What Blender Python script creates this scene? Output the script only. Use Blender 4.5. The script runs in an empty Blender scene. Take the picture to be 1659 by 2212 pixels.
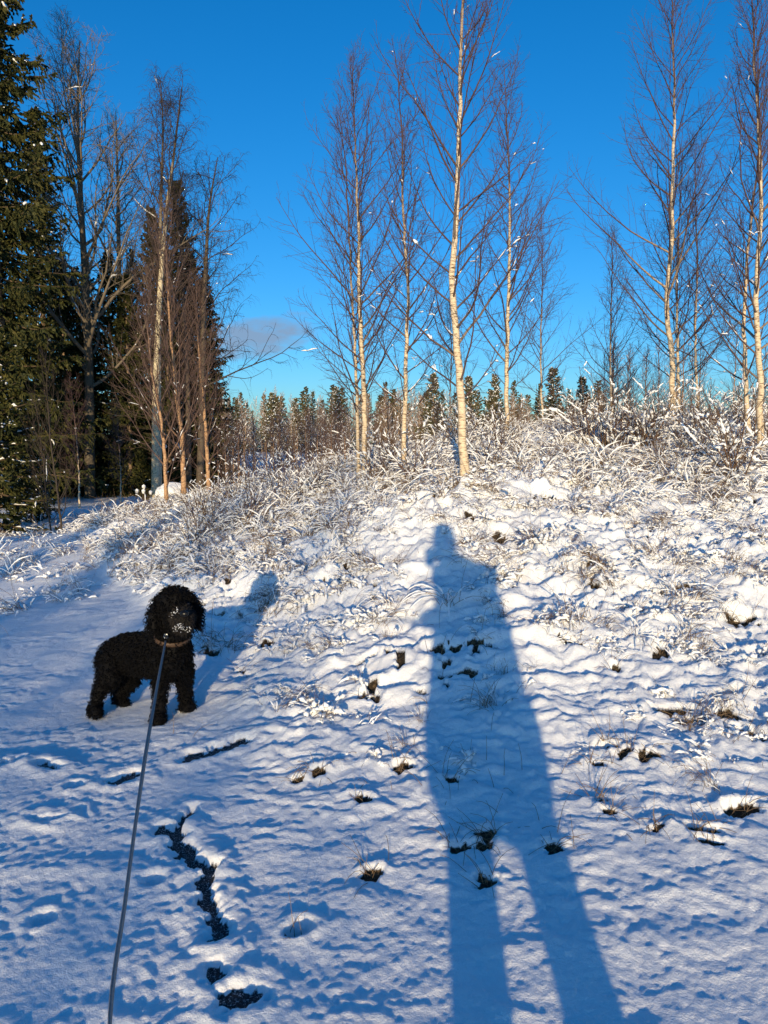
import bpy, bmesh, math
import numpy as np
from mathutils import Vector, Matrix

# ------------------------------------------------------------------ camera, sky, sun, exposure
scn = bpy.context.scene
CAMZ, PITCH, FOC = 1.55, math.radians(5.0), 1106 / math.tan(math.radians(35.0))
SUN_AZ, SUN_EL = math.radians(3.4), math.radians(8.0)      # direction the light travels, right of +Y
cam_d = bpy.data.cameras.new('camera'); cam = bpy.data.objects.new('camera', cam_d)
scn.collection.objects.link(cam); scn.camera = cam
cam.location = (0, 0, CAMZ); cam.rotation_euler = (math.pi / 2 - PITCH, 0, 0)
cam_d.sensor_fit = 'VERTICAL'; cam_d.angle = math.radians(70.0)
cam_d.clip_start = 0.02; cam_d.clip_end = 4000

world = bpy.data.worlds.new('World'); scn.world = world; world.use_nodes = True
wn, wl = world.node_tree.nodes, world.node_tree.links
wn.clear()
def N(nodes, t, **kw):
    n = nodes.new(t)
    for k, v in kw.items(): setattr(n, k, v)
    return n
sky = N(wn, 'ShaderNodeTexSky', sky_type='NISHITA', sun_disc=False)
sky.sun_elevation = SUN_EL; sky.sun_rotation = math.pi + SUN_AZ
sky.altitude = 100; sky.air_density = 1.0; sky.dust_density = 0.7; sky.ozone_density = 3.0
hsv = N(wn, 'ShaderNodeHueSaturation'); hsv.inputs['Saturation'].default_value = 1.14
hsv.inputs['Hue'].default_value = 0.5
bg = N(wn, 'ShaderNodeBackground'); bg.inputs['Strength'].default_value = 0.15
wo = N(wn, 'ShaderNodeOutputWorld')
tint = N(wn, 'ShaderNodeMix', data_type='RGBA', blend_type='MULTIPLY'); tint.inputs['Factor'].default_value = 1
tint.inputs[7].default_value = (.58, .83, 1.07, 1)          # the phone's cold white balance of a clear winter sky
wl.new(sky.outputs[0], tint.inputs[6]); wl.new(tint.outputs[2], hsv.inputs['Color'])

sun_d = bpy.data.lights.new('sun', 'SUN'); sun = bpy.data.objects.new('sun', sun_d)
scn.collection.objects.link(sun)
sun_d.energy = 3.9; sun_d.angle = math.radians(0.6); sun_d.color = (1.0, 0.77, 0.46)
SUND = Vector((math.sin(SUN_AZ) * math.cos(SUN_EL), math.cos(SUN_AZ) * math.cos(SUN_EL), -math.sin(SUN_EL)))
sun.rotation_euler = SUND.to_track_quat('-Z', 'Y').to_euler()
scn.view_settings.view_transform = 'Standard'; scn.view_settings.look = 'None'
scn.view_settings.exposure = 0.45; scn.view_settings.gamma = 1.0
scn.cycles.use_denoising = True
scn.cycles.max_bounces = 4; scn.cycles.diffuse_bounces = 2

# ------------------------------------------------------------------ helpers
def ray(px, py):
    cx, cy = (px - 829.5) / FOC, -(py - 1106) / FOC
    return np.array([cx, math.cos(PITCH) + cy * math.sin(PITCH), -math.sin(PITCH) + cy * math.cos(PITCH)])
def at(px, py, d):                      # measured photo point + distance -> place
    return np.array([0, 0, CAMZ]) + d * ray(px, py)

# one small cloud low over the wood
def wmath(op, a, b=None, c=None, clamp=False):
    m = N(wn, 'ShaderNodeMath', operation=op, use_clamp=clamp)
    for i, v in enumerate((a, b, c)):
        if v is None: continue
        if isinstance(v, (int, float)): m.inputs[i].default_value = v
        else: wl.new(v, m.inputs[i])
    return m.outputs[0]
def wdot(vec, d):
    m = N(wn, 'ShaderNodeVectorMath', operation='DOT_PRODUCT'); wl.new(vec, m.inputs[0]); m.inputs[1].default_value = d
    return m.outputs['Value']
tc = N(wn, 'ShaderNodeTexCoord')
cd = Vector(ray(556, 728)).normalized(); cr = cd.cross(Vector((0, 0, 1))).normalized(); cu = cr.cross(cd)
u, v = wdot(tc.outputs['Generated'], cr), wdot(tc.outputs['Generated'], cu)
fwd = wdot(tc.outputs['Generated'], cd)
mp = N(wn, 'ShaderNodeMapping'); mp.inputs['Scale'].default_value = (1, 1, 2.6)
wl.new(tc.outputs['Generated'], mp.inputs['Vector'])
nz = N(wn, 'ShaderNodeTexNoise'); nz.inputs['Scale'].default_value = 26; nz.inputs['Detail'].default_value = 6
nz.inputs['Roughness'].default_value = 0.55; wl.new(mp.outputs[0], nz.inputs['Vector'])
uu = wmath('MULTIPLY', u, 1 / 0.072); v2 = wmath('SUBTRACT', v, wmath('MULTIPLY', u, 0.16)); vv = wmath('MULTIPLY', v2, 1 / 0.025)
r2 = wmath('ADD', wmath('MULTIPLY', uu, uu), wmath('MULTIPLY', vv, vv))
dens = wmath('SUBTRACT', wmath('ADD', nz.outputs['Fac'], 0.36), wmath('MULTIPLY', r2, 0.36))
dens = wmath('MULTIPLY', wmath('SUBTRACT', dens, 0.34), 2.2, clamp=True)
dens = wmath('MULTIPLY', dens, wmath('GREATER_THAN', fwd, 0.5))
dens = wmath('MULTIPLY', dens, 0.85)
cm = N(wn, 'ShaderNodeMix', data_type='RGBA')
wl.new(dens, cm.inputs['Factor']); wl.new(hsv.outputs[0], cm.inputs[6]); cm.inputs[7].default_value = (1.25, 1.7, 2.45, 1)
wl.new(cm.outputs[2], bg.inputs['Color']); wl.new(bg.outputs[0], wo.inputs[0])

_perm = np.random.RandomState(7).permutation(256); _perm = np.concatenate([_perm] * 3)
_ga = np.random.RandomState(8).rand(256) * 2 * np.pi
_gx, _gy = np.cos(_ga), np.sin(_ga)
_jx, _jy = np.random.RandomState(9).rand(256), np.random.RandomState(10).rand(256)
def perlin(x, y, s=0):
    xi, yi = np.floor(x).astype(int), np.floor(y).astype(int); xf, yf = x - xi, y - yi
    u, v = xf ** 3 * (xf * (xf * 6 - 15) + 10), yf ** 3 * (yf * (yf * 6 - 15) + 10)
    def g(i, j):
        h = _perm[_perm[(xi + i + s * 37) & 255] + ((yi + j) & 255)]
        return _gx[h] * (xf - i) + _gy[h] * (yf - j)
    a, b, c, d = g(0, 0), g(1, 0), g(0, 1), g(1, 1)
    return ((a + u * (b - a)) + v * ((c + u * (d - c)) - (a + u * (b - a)))) * 1.5
def worley(x, y, s=0):
    xi, yi = np.floor(x).astype(int), np.floor(y).astype(int)
    f1 = np.full(x.shape, 9.0); f2 = np.full(x.shape, 9.0); idv = np.zeros(x.shape)
    for i in (-1, 0, 1):
        for j in (-1, 0, 1):
            h = _perm[_perm[(xi + i + s * 53) & 255] + ((yi + j) & 255)]
            d = np.hypot(xi + i + _jx[h] - x, yi + j + _jy[h] - y)
            near = d < f1
            f2 = np.where(near, f1, np.minimum(f2, d)); idv = np.where(near, h / 255.0, idv); f1 = np.where(near, d, f1)
    return f1, f2, idv
def sstep(a, b, x):
    t = np.clip((x - a) / (b - a), 0, 1); return t * t * (3 - 2 * t)
def unit(a): return a / np.maximum(np.linalg.norm(a, axis=-1, keepdims=True), 1e-9)

class MB:                                # collects quads / triangles into ONE mesh
    def __init__(s): s.v, s.q, s.t, s.qm, s.tm, s.a, s.n = [], [], [], [], [], [], 0
    def add(s, v, q=None, t=None, mat=0, attr=None):
        v = np.asarray(v, float).reshape(-1, 3); s.v.append(v)
        s.a.append(np.full(len(v), 0.0) if attr is None else np.asarray(attr, float).reshape(-1))
        if q is not None and len(q): q = np.asarray(q).reshape(-1, 4); s.q.append(q + s.n); s.qm.append(np.full(len(q), mat))
        if t is not None and len(t): t = np.asarray(t).reshape(-1, 3); s.t.append(t + s.n); s.tm.append(np.full(len(t), mat))
        s.n += len(v)
    def tubes(s, P, R, m=3, mat=0):
        P, R = np.asarray(P, float), np.asarray(R, float); n, k = P.shape[:2]
        if n == 0: return
        T = unit(np.gradient(P, axis=1)); mean = unit(P[:, -1] - P[:, 0])
        ref = np.where(np.abs(mean[:, 2:3]) > 0.8, np.array([[1.0, 0.13, 0]]), np.array([[0.1, 0.07, 1.0]]))
        U = unit(np.cross(T, ref[:, None, :])); V = np.cross(T, U)
        a = np.arange(m) * 2 * np.pi / m
        ring = P[:, :, None, :] + R[:, :, None, None] * (np.cos(a)[None, None, :, None] * U[:, :, None, :] + np.sin(a)[None, None, :, None] * V[:, :, None, :])
        idx = np.arange(n * k * m).reshape(n, k, m); nx = np.roll(idx, -1, axis=2)
        q = np.stack([idx[:, :-1], nx[:, :-1], nx[:, 1:], idx[:, 1:]], -1).reshape(-1, 4)
        s.add(ring, q, mat=mat, attr=np.repeat(R.reshape(-1), m))
    def kites(s, S, D, L, W, rng, mat=0, cross=True):
        n = len(S)
        if n == 0: return
        D = unit(D); r = unit(np.cross(D, rng.normal(size=(n, 3)))); r2 = np.cross(D, r)
        L, W = np.asarray(L).reshape(-1, 1), np.asarray(W).reshape(-1, 1)
        for w in ((r, r2) if cross else (r,)):
            v = np.stack([S, S + D * L * .45 + w * W, S + D * L, S + D * L * .45 - w * W], 1)
            s.add(v, np.arange(4 * n).reshape(n, 4), mat=mat, attr=np.repeat(rng.rand(n), 4))
    def mesh(s, name, mats, smooth=True, attr='rad'):
        me = bpy.data.meshes.new(name); v = np.concatenate(s.v)
        q = np.concatenate(s.q) if s.q else np.zeros((0, 4), int); t = np.concatenate(s.t) if s.t else np.zeros((0, 3), int)
        me.vertices.add(len(v)); me.vertices.foreach_set('co', v.ravel())
        me.loops.add(q.size + t.size); me.loops.foreach_set('vertex_index', np.concatenate([q.ravel(), t.ravel()]).astype(np.int32))
        me.polygons.add(len(q) + len(t))
        st = np.concatenate([np.arange(len(q)) * 4, q.size + np.arange(len(t)) * 3]).astype(np.int32)
        me.polygons.foreach_set('loop_start', st)
        mi = np.concatenate([np.concatenate(s.qm) if s.qm else [], np.concatenate(s.tm) if s.tm else []]).astype(np.int32)
        me.update(calc_edges=True)
        me.polygons.foreach_set('material_index', mi)
        me.polygons.foreach_set('use_smooth', np.full(len(mi), smooth))
        for m in (mats if isinstance(mats, (list, tuple)) else [mats]): me.materials.append(m)
        if attr:
            at_ = me.attributes.new(attr, 'FLOAT', 'POINT'); at_.data.foreach_set('value', np.concatenate(s.a).astype(np.float32))
        me.validate(); me.update()
        return me
COL = scn.collection
def link(name, data, parent=None, loc=None):
    o = bpy.data.objects.new(name, data); COL.objects.link(o)
    if parent: o.parent = parent
    if loc is not None: o.location = tuple(float(c) for c in loc)
    return o
def tag(o, label=None, cat=None, group=None, kind=None):
    for k, val in (('label', label), ('category', cat), ('group', group), ('kind', kind)):
        if val: o[k] = val
    return o

# ------------------------------------------------------------------ materials
def newmat(name):
    m = bpy.data.materials.new(name); m.use_nodes = True
    nd, lk = m.node_tree.nodes, m.node_tree.links
    return m, nd, lk, nd['Principled BSDF']
def noise(nd, lk, scale, detail=4, rough=.55, vec=None):
    n = N(nd, 'ShaderNodeTexNoise'); n.inputs['Scale'].default_value = scale; n.inputs['Detail'].default_value = detail
    n.inputs['Roughness'].default_value = rough
    if vec is not None: lk.new(vec, n.inputs['Vector'])
    return n
def ramp(nd, lk, fac, stops):
    r = N(nd, 'ShaderNodeValToRGB'); e = r.color_ramp.elements
    while len(e) < len(stops): e.new(0.5)
    for el, (p, c) in zip(e, stops): el.position = p; el.color = (*c, 1) if len(c) == 3 else c
    lk.new(fac, r.inputs[0]); return r.outputs['Color']
def mixc(nd, lk, fac, a, b):
    m = N(nd, 'ShaderNodeMix', data_type='RGBA')
    for sock, v in ((m.inputs['Factor'], fac), (m.inputs[6], a), (m.inputs[7], b)):
        if isinstance(v, (int, float)): sock.default_value = v
        elif isinstance(v, tuple): sock.default_value = (*v, 1)
        else: lk.new(v, sock)
    return m.outputs[2]
def bump(nd, lk, bs, h, strength, dist):
    b = N(nd, 'ShaderNodeBump'); b.inputs['Strength'].default_value = strength; b.inputs['Distance'].default_value = dist
    lk.new(h, b.inputs['Height']); lk.new(b.outputs[0], bs.inputs['Normal'])
def nmath(nd, lk, op, a, b=None, clamp=False):
    m = N(nd, 'ShaderNodeMath', operation=op, use_clamp=clamp)
    for i, v in enumerate((a, b)):
        if v is None: continue
        if isinstance(v, (int, float)): m.inputs[i].default_value = v
        else: lk.new(v, m.inputs[i])
    return m.outputs[0]
def attr_node(nd, name):
    a = N(nd, 'ShaderNodeAttribute'); a.attribute_name = name; return a.outputs['Fac']
def geopos(nd): return N(nd, 'ShaderNodeNewGeometry').outputs['Position']

SNOWC = (0.86, 0.885, 0.92)
def mat_simple(name, c1, c2, scale, rough=.8, coord='Object', b=None):
    m, nd, lk, bs = newmat(name); t = N(nd, 'ShaderNodeTexCoord').outputs[coord]
    n = noise(nd, lk, scale, vec=t)
    lk.new(ramp(nd, lk, n.outputs['Fac'], [(.3, c1), (.7, c2)]), bs.inputs['Base Color'])
    bs.inputs['Roughness'].default_value = rough; bs.inputs['Specular IOR Level'].default_value = .3
    if b: bump(nd, lk, bs, n.outputs['Fac'], *b)
    return m
def mat_ground():
    m, nd, lk, bs = newmat('snow_ground'); p = geopos(nd)
    fine = noise(nd, lk, 260, 3, .7, p); mid = noise(nd, lk, 45, 4, .6, p)
    grass = noise(nd, lk, 60, 5, .7, p); asp = noise(nd, lk, 160, 3, .8, p)
    earth = ramp(nd, lk, grass.outputs['Fac'], [(.3, (.006, .005, .004)), (.5, (.035, .025, .014)), (.7, (.17, .12, .065))])
    aspc = ramp(nd, lk, asp.outputs['Fac'], [(.35, (.012, .012, .013)), (.56, (.045, .045, .048)), (.63, (.5, .52, .55))])
    snow = ramp(nd, lk, mid.outputs['Fac'], [(.3, (.83, .86, .9)), (.7, (.89, .91, .94))])
    def ragged(nm):
        return nmath(nd, lk, 'MULTIPLY', nmath(nd, lk, 'SUBTRACT', nmath(nd, lk, 'ADD', nmath(nd, lk, 'MULTIPLY', attr_node(nd, nm), 1.3), nmath(nd, lk, 'MULTIPLY', gr.outputs['Fac'], .8)), .92), 2.4, True)
    gr = noise(nd, lk, 115, 3, .65, p)
    c = mixc(nd, lk, ragged('earth'), snow, earth)
    fa = ragged('asphalt'); c = mixc(nd, lk, fa, c, aspc)
    lk.new(c, bs.inputs['Base Color']); bs.inputs['Roughness'].default_value = .75
    bs.inputs['Specular IOR Level'].default_value = .25
    sw = nmath(nd, lk, 'MULTIPLY', nmath(nd, lk, 'SUBTRACT', 1.0, nmath(nd, lk, 'MAXIMUM', attr_node(nd, 'earth'), attr_node(nd, 'asphalt'))), .55); lk.new(sw, bs.inputs['Subsurface Weight'])
    bs.subsurface_method = 'BURLEY'; bs.inputs['Subsurface Radius'].default_value = (.8, .9, 1.0); bs.inputs['Subsurface Scale'].default_value = .012
    hh = nmath(nd, lk, 'ADD', nmath(nd, lk, 'ADD', nmath(nd, lk, 'MULTIPLY', fine.outputs['Fac'], .5), mid.outputs['Fac']), nmath(nd, lk, 'MULTIPLY', gr.outputs['Fac'], .8))
    bump(nd, lk, bs, hh, .8, .0065)
    return m
def mat_bark(name, white, band, dark, twig, rlo, rhi, zs=1.0):
    # pale bark with horizontal lenticels on thick wood, thin wood in the twig colour
    m, nd, lk, bs = newmat(name); t = N(nd, 'ShaderNodeTexCoord').outputs['Object']
    mp = N(nd, 'ShaderNodeMapping'); mp.inputs['Scale'].default_value = (14, 14, 70 * zs); lk.new(t, mp.inputs['Vector'])
    n1 = noise(nd, lk, 1.0, 4, .6, mp.outputs[0])
    mp2 = N(nd, 'ShaderNodeMapping'); mp2.inputs['Scale'].default_value = (5, 5, 4.5); lk.new(t, mp2.inputs['Vector'])
    n2 = noise(nd, lk, 1.0, 5, .65, mp2.outputs[0])
    lent = ramp(nd, lk, n1.outputs['Fac'], [(.30, dark), (.38, band), (.5, white), (.75, tuple(min(1, c * 1.12) for c in white))])
    patch = ramp(nd, lk, n2.outputs['Fac'], [(.58, (0, 0, .03)), (.66, (1, 1, 1))])
    c = mixc(nd, lk, patch, lent, dark)
    rr = N(nd, 'ShaderNodeMapRange'); lk.new(attr_node(nd, 'rad'), rr.inputs[0])
    rr.inputs[1].default_value = rlo; rr.inputs[2].default_value = rhi
    c = mixc(nd, lk, rr.outputs[0], twig, c)
    lk.new(c, bs.inputs['Base Color']); bs.inputs['Roughness'].default_value = .7; bs.inputs['Specular IOR Level'].default_value = .25
    bump(nd, lk, bs, n1.outputs['Fac'], .5, .01)
    return m
def mat_needles(name, c1, c2, c3):
    m, nd, lk, bs = newmat(name); p = N(nd, 'ShaderNodeTexCoord').outputs['Object']
    n = noise(nd, lk, 1.3, 4, .7, p)
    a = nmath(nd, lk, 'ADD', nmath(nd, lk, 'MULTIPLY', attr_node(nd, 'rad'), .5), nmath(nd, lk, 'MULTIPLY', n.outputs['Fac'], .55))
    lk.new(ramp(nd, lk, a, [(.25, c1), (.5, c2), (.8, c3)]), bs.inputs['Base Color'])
    bs.inputs['Roughness'].default_value = .65; bs.inputs['Specular IOR Level'].default_value = .2
    return m
M = {}
M['ground'] = mat_ground()
M['snow'] = mat_simple('snow', (.83, .86, .9), (.9, .915, .94), 30, .75, b=(.5, .01))
M['birch'] = mat_bark('birch_bark', (.66, .54, .38), (.30, .21, .13), (.035, .026, .02), (.085, .05, .048), .010, .022)
M['birch_old'] = mat_bark('old_birch_bark', (.60, .52, .36), (.30, .24, .14), (.05, .04, .025), (.05, .036, .03), .03, .075)
M['birch_young'] = mat_bark('young_birch_bark', (.48, .30, .17), (.25, .13, .07), (.05, .03, .02), (.12, .078, .066), .010, .022)
M['frosted'] = mat_bark('frosted_bark', (.46, .34, .22), (.32, .22, .15), (.14, .10, .07), (.32, .225, .165), .012, .03)
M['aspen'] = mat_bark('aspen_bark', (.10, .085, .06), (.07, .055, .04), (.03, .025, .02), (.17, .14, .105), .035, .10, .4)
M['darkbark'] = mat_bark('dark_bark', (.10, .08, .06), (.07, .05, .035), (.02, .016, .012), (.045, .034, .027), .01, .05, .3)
M['sprucebark'] = mat_bark('spruce_bark', (.24, .17, .11), (.16, .11, .07), (.05, .035, .025), (.07, .05, .03), .005, .03, .3)
M['needles'] = mat_needles('spruce_needles', (.012, .018, .006), (.035, .042, .012), (.085, .078, .022))
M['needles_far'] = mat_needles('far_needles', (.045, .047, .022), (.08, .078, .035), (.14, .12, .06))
M['straw'] = mat_simple('dry_straw', (.11, .065, .035), (.30, .20, .11), 8, .8)
M['stalk'] = mat_simple('brown_stalk', (.06, .038, .025), (.17, .10, .06), 6, .8)

# ------------------------------------------------------------------ terrain
CP = np.array([
 (-3, 2, .03), (-2, 3, .03), (-1, 1.5, .03), (-1.5, 4.2, 0), (-3, 5, 0), (-4, 8, 0), (-6, 10, 0), (-2.7, 7.4, .05), (-5, 14, .05), (-9, 20, 0), (-6, 21, 0),
 (-3.4, 21, .12), (-14, 12, 0), (-10, 5, 0), (0, -3, 0), (-4, -4, 0), (4, -4, 0), (0, 0, 0), (.1, 1.6, .015), (2, 1, .03), (.3, 3.15, .05), (-.5, 2.6, .01), (-.6, 3.6, .03),
 (.4, 4.2, .22), (.5, 5.1, .47), (.65, 6.6, .84), (.83, 7.6, 1.06), (.9, 9.5, 1.36), (1.1, 11, 1.58), (1, 14, 1.55), (-1.08, 6.7, .36), (-.8, 5, .12),
 (-.27, 10, 1.18), (-.4, 13, 1.2), (-3.6, 13, .62), (-3.6, 16, .5), (-2.25, 8.5, .28), (-2, 10.5, .62), (3.36, 6.4, .8), (2.05, 3.9, .22), (1.47, 2.8, .06), (4.6, 9, 1.52),
 (4.3, 11, 1.8), (3.5, 12, 1.85), (2.4, 10.5, 1.66), (4, 16, 1.9), (8, 12, 2.05), (8, 8, 1.55), (6, 5, .75), (5, 2, .2), (-10, 40, .3), (0, 40, .7), (10, 40, 1.6),
 (-3, 28, .3), (2, 26, 1.1), (10, 24, 1.9), (-25, 30, 0), (25, 25, 2), (25, 5, 1), (25, -20, 0), (-25, -20, 0), (0, -30, 0), (-30, 5, 0), (-30, 80, .5), (0, 90, .8), (30, 80, 1.5), (0, 400, 1), (-400, 0, 0), (400, 0, 0), (0, -400, 0), (-250, 250, .5), (250, 250, 1)], float)
def _phi(r): return r
_A = _phi(np.hypot(CP[:, None, 0] - CP[None, :, 0], CP[:, None, 1] - CP[None, :, 1]))
_A = np.sqrt(_A ** 2 + .35 ** 2)
_W = np.linalg.solve(np.block([[_A - 0.02 * np.eye(len(CP)), np.ones((len(CP), 1))], [np.ones((1, len(CP))), np.zeros((1, 1))]]), np.append(CP[:, 2], 0))
def base_z(x, y):
    z = np.full(x.shape, _W[-1])
    for (cx, cy, _), w in zip(CP, _W[:-1]): z += w * np.sqrt((x - cx) ** 2 + (y - cy) ** 2 + .35 ** 2)
    return z
def hit(px, py, dmax=30):               # where the view ray of a measured point meets the smooth ground
    r = ray(px, py); ds = np.linspace(.8, dmax, 1500)
    z = CAMZ + ds * r[2] - base_z(ds * r[0], ds * r[1]); i = int(np.argmax(z < 0))
    return np.array([ds[i] * r[0], ds[i] * r[1]]), ds[i]
EY = np.array([-50, 1.9, 2.5, 2.9, 3.7, 4.3, 5, 6, 8, 12, 60]); EX = np.array([-.2, -.35, -.62, -.82, -.75, -1.0, -1.2, -1.8, -3.0, -5.2, -20])
# bare asphalt along the path edge: strokes in photo measure with half widths in metres
STROKES = [([(545, 2150), (500, 2165)], .028), ([(462, 2085), (470, 2120)], .016), ([(470, 2020), (455, 1960), (440, 1905), (452, 1870)], .020), ([(430, 1872), (400, 1840), (378, 1808), (345, 1795)], .026), ([(378, 1808), (398, 1770), (415, 1755)], .012),
           ([(405, 1640), (450, 1625), (520, 1603)], .018), ([(250, 1688), (285, 1672)], .016), ([(0, 1652), (30, 1648)], .010), ([(90, 1650), (118, 1662)], .010), ([(85, 1775), (118, 1768)], .008)]
HOLES = [(1600, 1335, .075), (1290, 1240, .06), (1268, 1225, .04), (1625, 1595, .055), (1600, 1755, .05), (1520, 1800, .035), (1535, 1828, .03), (1050, 1815, .035), (1043, 1835, .03), (990, 1835, .028), (1310, 1620, .03), (1350, 1632, .035), (1400, 1640, .04), (1290, 1655, .03),
         (790, 1510, .05), (455, 1405, .05), (800, 1893, .03), (690, 1675, .03), (870, 1668, .04), (1480, 1560, .04), (1515, 1570, .02), (1570, 1560, .03), (1415, 1290, .06), (1235, 1400, .05), (1030, 1405, .045), (980, 1410, .04), (1190, 1840, .03), (1045, 1905, .03), (490, 1270, .04), (470, 1320, .045),
         (575, 1388, .05), (520, 1445, .04), (1085, 1160, .08), (1180, 1090, .09), (1240, 985, .10), (1022, 1135, .07), (1550, 930, .16), (1490, 925, .12), (1300, 1735, .025), (1425, 1420, .05), (640, 2010, .022), (975, 1695, .025), (440, 1400, .02), (1160, 1105, .05), (1330, 1450, .03), (1270, 1280, .03), (640, 1690, .02), (780, 1735, .03), (1320, 1760, .02), (1420, 1800, .02)]
def seg_dist(x, y, pts):
    d = np.full(x.shape, 9.0)
    for a, b in zip(pts[:-1], pts[1:]):
        ab = b - a; t = np.clip(((x - a[0]) * ab[0] + (y - a[1]) * ab[1]) / (ab @ ab), 0, 1)
        d = np.minimum(d, np.hypot(x - a[0] - t * ab[0], y - a[1] - t * ab[1]))
    return d
_ST = [([hit(*p)[0] for p in pl], w * (1.3 if pl[0][1] > 1740 else 2.4)) for pl, w in STROKES]
_HO = [(hit(px, py)[0], r * 1.2) for px, py, r in HOLES]
PAWS = [hit(*p)[0] for p in [(640, 2010), (655, 2003), (90, 1990), (330, 1905), (160, 1700), (545, 1420)]]
DOGFEET = [(-1.27, 4.12), (-1.17, 4.32), (-1.68, 4.24), (-1.57, 4.42)]
def ground_full(x, y):
    z0 = base_z(x, y); r = np.hypot(x, y)
    b = sstep(-.12, .3, x - np.interp(y, EY, EX)); fade = 1 - sstep(18, 45, r)
    fine = 1 - sstep(9, 16, r)
    wx, wy = x + .05 * perlin(x * 5, y * 5, 1), y + .05 * perlin(x * 5, y * 5, 2)
    # path: soft trodden cushions
    zp = .0034 * perlin(wx * 7, wy * 7, 3) + .0046 * perlin(wx * 19, wy * 19, 4) + .0032 * perlin(wx * 36, wy * 36, 19) + .009 * perlin(x * 1.3, y * 1.1, 5)
    zp = zp * (.35 + 1.0 * sstep(-.45, .4, perlin(x * 1.9 + 3, y * 2.3, 24))) + .012 * np.clip(perlin(x * 3.1, y * 4.5, 25), 0, 1)
    # bank: mats of bent grass under snow
    f1, f2, idv = worley(wx * 4.2, wy * 5.6, 1)
    dome = np.sqrt(np.clip(1 - (f1 / .8) ** 2, 0, 1)) * (.4 + idv)
    f3, f4, idw = worley(wx * 10 + .4 * perlin(x * 3, y * 3, 9), wy * 13, 2)
    dome2 = np.sqrt(np.clip(1 - (f3 / .8) ** 2, 0, 1)) * (.3 + idw)
    wv = 1 - np.abs(perlin(wx * 2.4 + .6 * perlin(x * 1.1, y * 1.1, 12), wy * 4.2, 6))
    rough = .55 + .75 * sstep(-.3, .5, perlin(x * .8, y * .8, 11))
    farm = 1 + .8 * sstep(4.5, 8, r)
    calm = .62 + .38 * sstep(2.8, 5.2, r)
    zb = ((.018 * dome + .020 * dome2) * rough + .045 * (wv - .7)) * farm * calm + (.018 + .032 * sstep(3, 6, r)) * perlin(x * 1.4, y * 1.7, 7) + (.015 * perlin(wx * 7, wy * 10, 8) + .013 * perlin(wx * 17, wy * 21, 20) * rough + .0055 * perlin(wx * 42, wy * 46, 21)) * calm
    zb = zb + .10 * perlin(x * .45, y * .5, 14) * sstep(4, 8, r)
    micro = .0024 * perlin(x * 38, y * 38, 10) + .0014 * perlin(x * 75, y * 75, 13)
    bd = b * (.35 + .65 * sstep(2.4, 4.2, r)); zb = zb * (1 + .55 * sstep(3.4, 4.6, r) * (1 - sstep(7, 9, r))); z = z0 + (zp * (1 - bd) + zb * bd) * fade + micro * fine
    earth = np.zeros(x.shape); asph = np.zeros(x.shape)
    # gaps between the mats where old grass and earth show
    gap = sstep(.34, .5, perlin(wx * 7, wy * 9, 22) + .35 * perlin(x * 24, y * 24, 23)) * sstep(.0, .4, perlin(x * 1.25, y * 1.5, 15)) * b * (1 - sstep(20, 30, r))
    gap = gap * sstep(3.2, 4.2, r)
    earth = np.maximum(earth, gap); z = z - .05 * gap * farm
    def local(p0, p1, pad): return np.where((x > p0[0] - pad) & (x < p1[0] + pad) & (y > p0[1] - pad) & (y < p1[1] + pad))[0]
    def rag(i): return .9 * perlin(x[i] * 15, y[i] * 18, 17) + .6 * perlin(x[i] * 36, y[i] * 40, 18)
    for p, w in _ST:
        i = local(np.min(p, 0), np.max(p, 0), .3)
        if len(i) == 0: continue
        d = seg_dist(x[i], y[i], p) + rag(i) * .028; k = sstep(w + .012, w - .004, d); rim = np.exp(-((d - w - .05) / .035) ** 2)
        zz = z[i] + .010 * rim * (1 - k); z[i] = zz * (1 - k) + np.minimum(zz, -.022 + z0[i] * .9) * k; asph[i] = np.maximum(asph[i], sstep(w + .003, w - .006, d))
    for p, w in _HO:
        i = local(p, p, w * 4)
        if len(i) == 0: continue
        q = np.random.RandomState(int(abs(p[0] * 977 + p[1] * 131) * 10) % 9999); th, asp = q.uniform(-.7, .7), q.uniform(1.0, 2.6) ** .5; dx, dy = x[i] - p[0], y[i] - p[1]; ux, uy = dx * math.cos(th) + dy * math.sin(th), dy * math.cos(th) - dx * math.sin(th)
        d = np.hypot(ux / asp / 1.1, uy * asp * .85) + rag(i) * w * .6; k = sstep(w * 1.15, w * .5, d); rim = np.exp(-((d - w * 1.45) / (w * .5)) ** 2) * sstep(-.3 * w, .6 * w, dy)
        z[i] += rim * w * .34 - k * w * .55; earth[i] = np.maximum(earth[i], sstep(w * .92, w * .68, d))
    for p in PAWS:
        i = local(p, p, .15)
        if len(i) == 0: continue
        d = np.hypot(x[i] - p[0], y[i] - p[1]) + rag(i) * .006; z[i] += -.028 * sstep(.05, .02, d) + .007 * np.exp(-((d - .062) / .02) ** 2)
    for p in DOGFEET:
        i = local(p, p, .15); z[i] *= sstep(.03, .14, np.hypot(x[i] - p[0], y[i] - p[1]))
    return z, earth, asph, b
def gz(x, y): return float(ground_full(np.array([float(x)]), np.array([float(y)]))[0][0])

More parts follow.
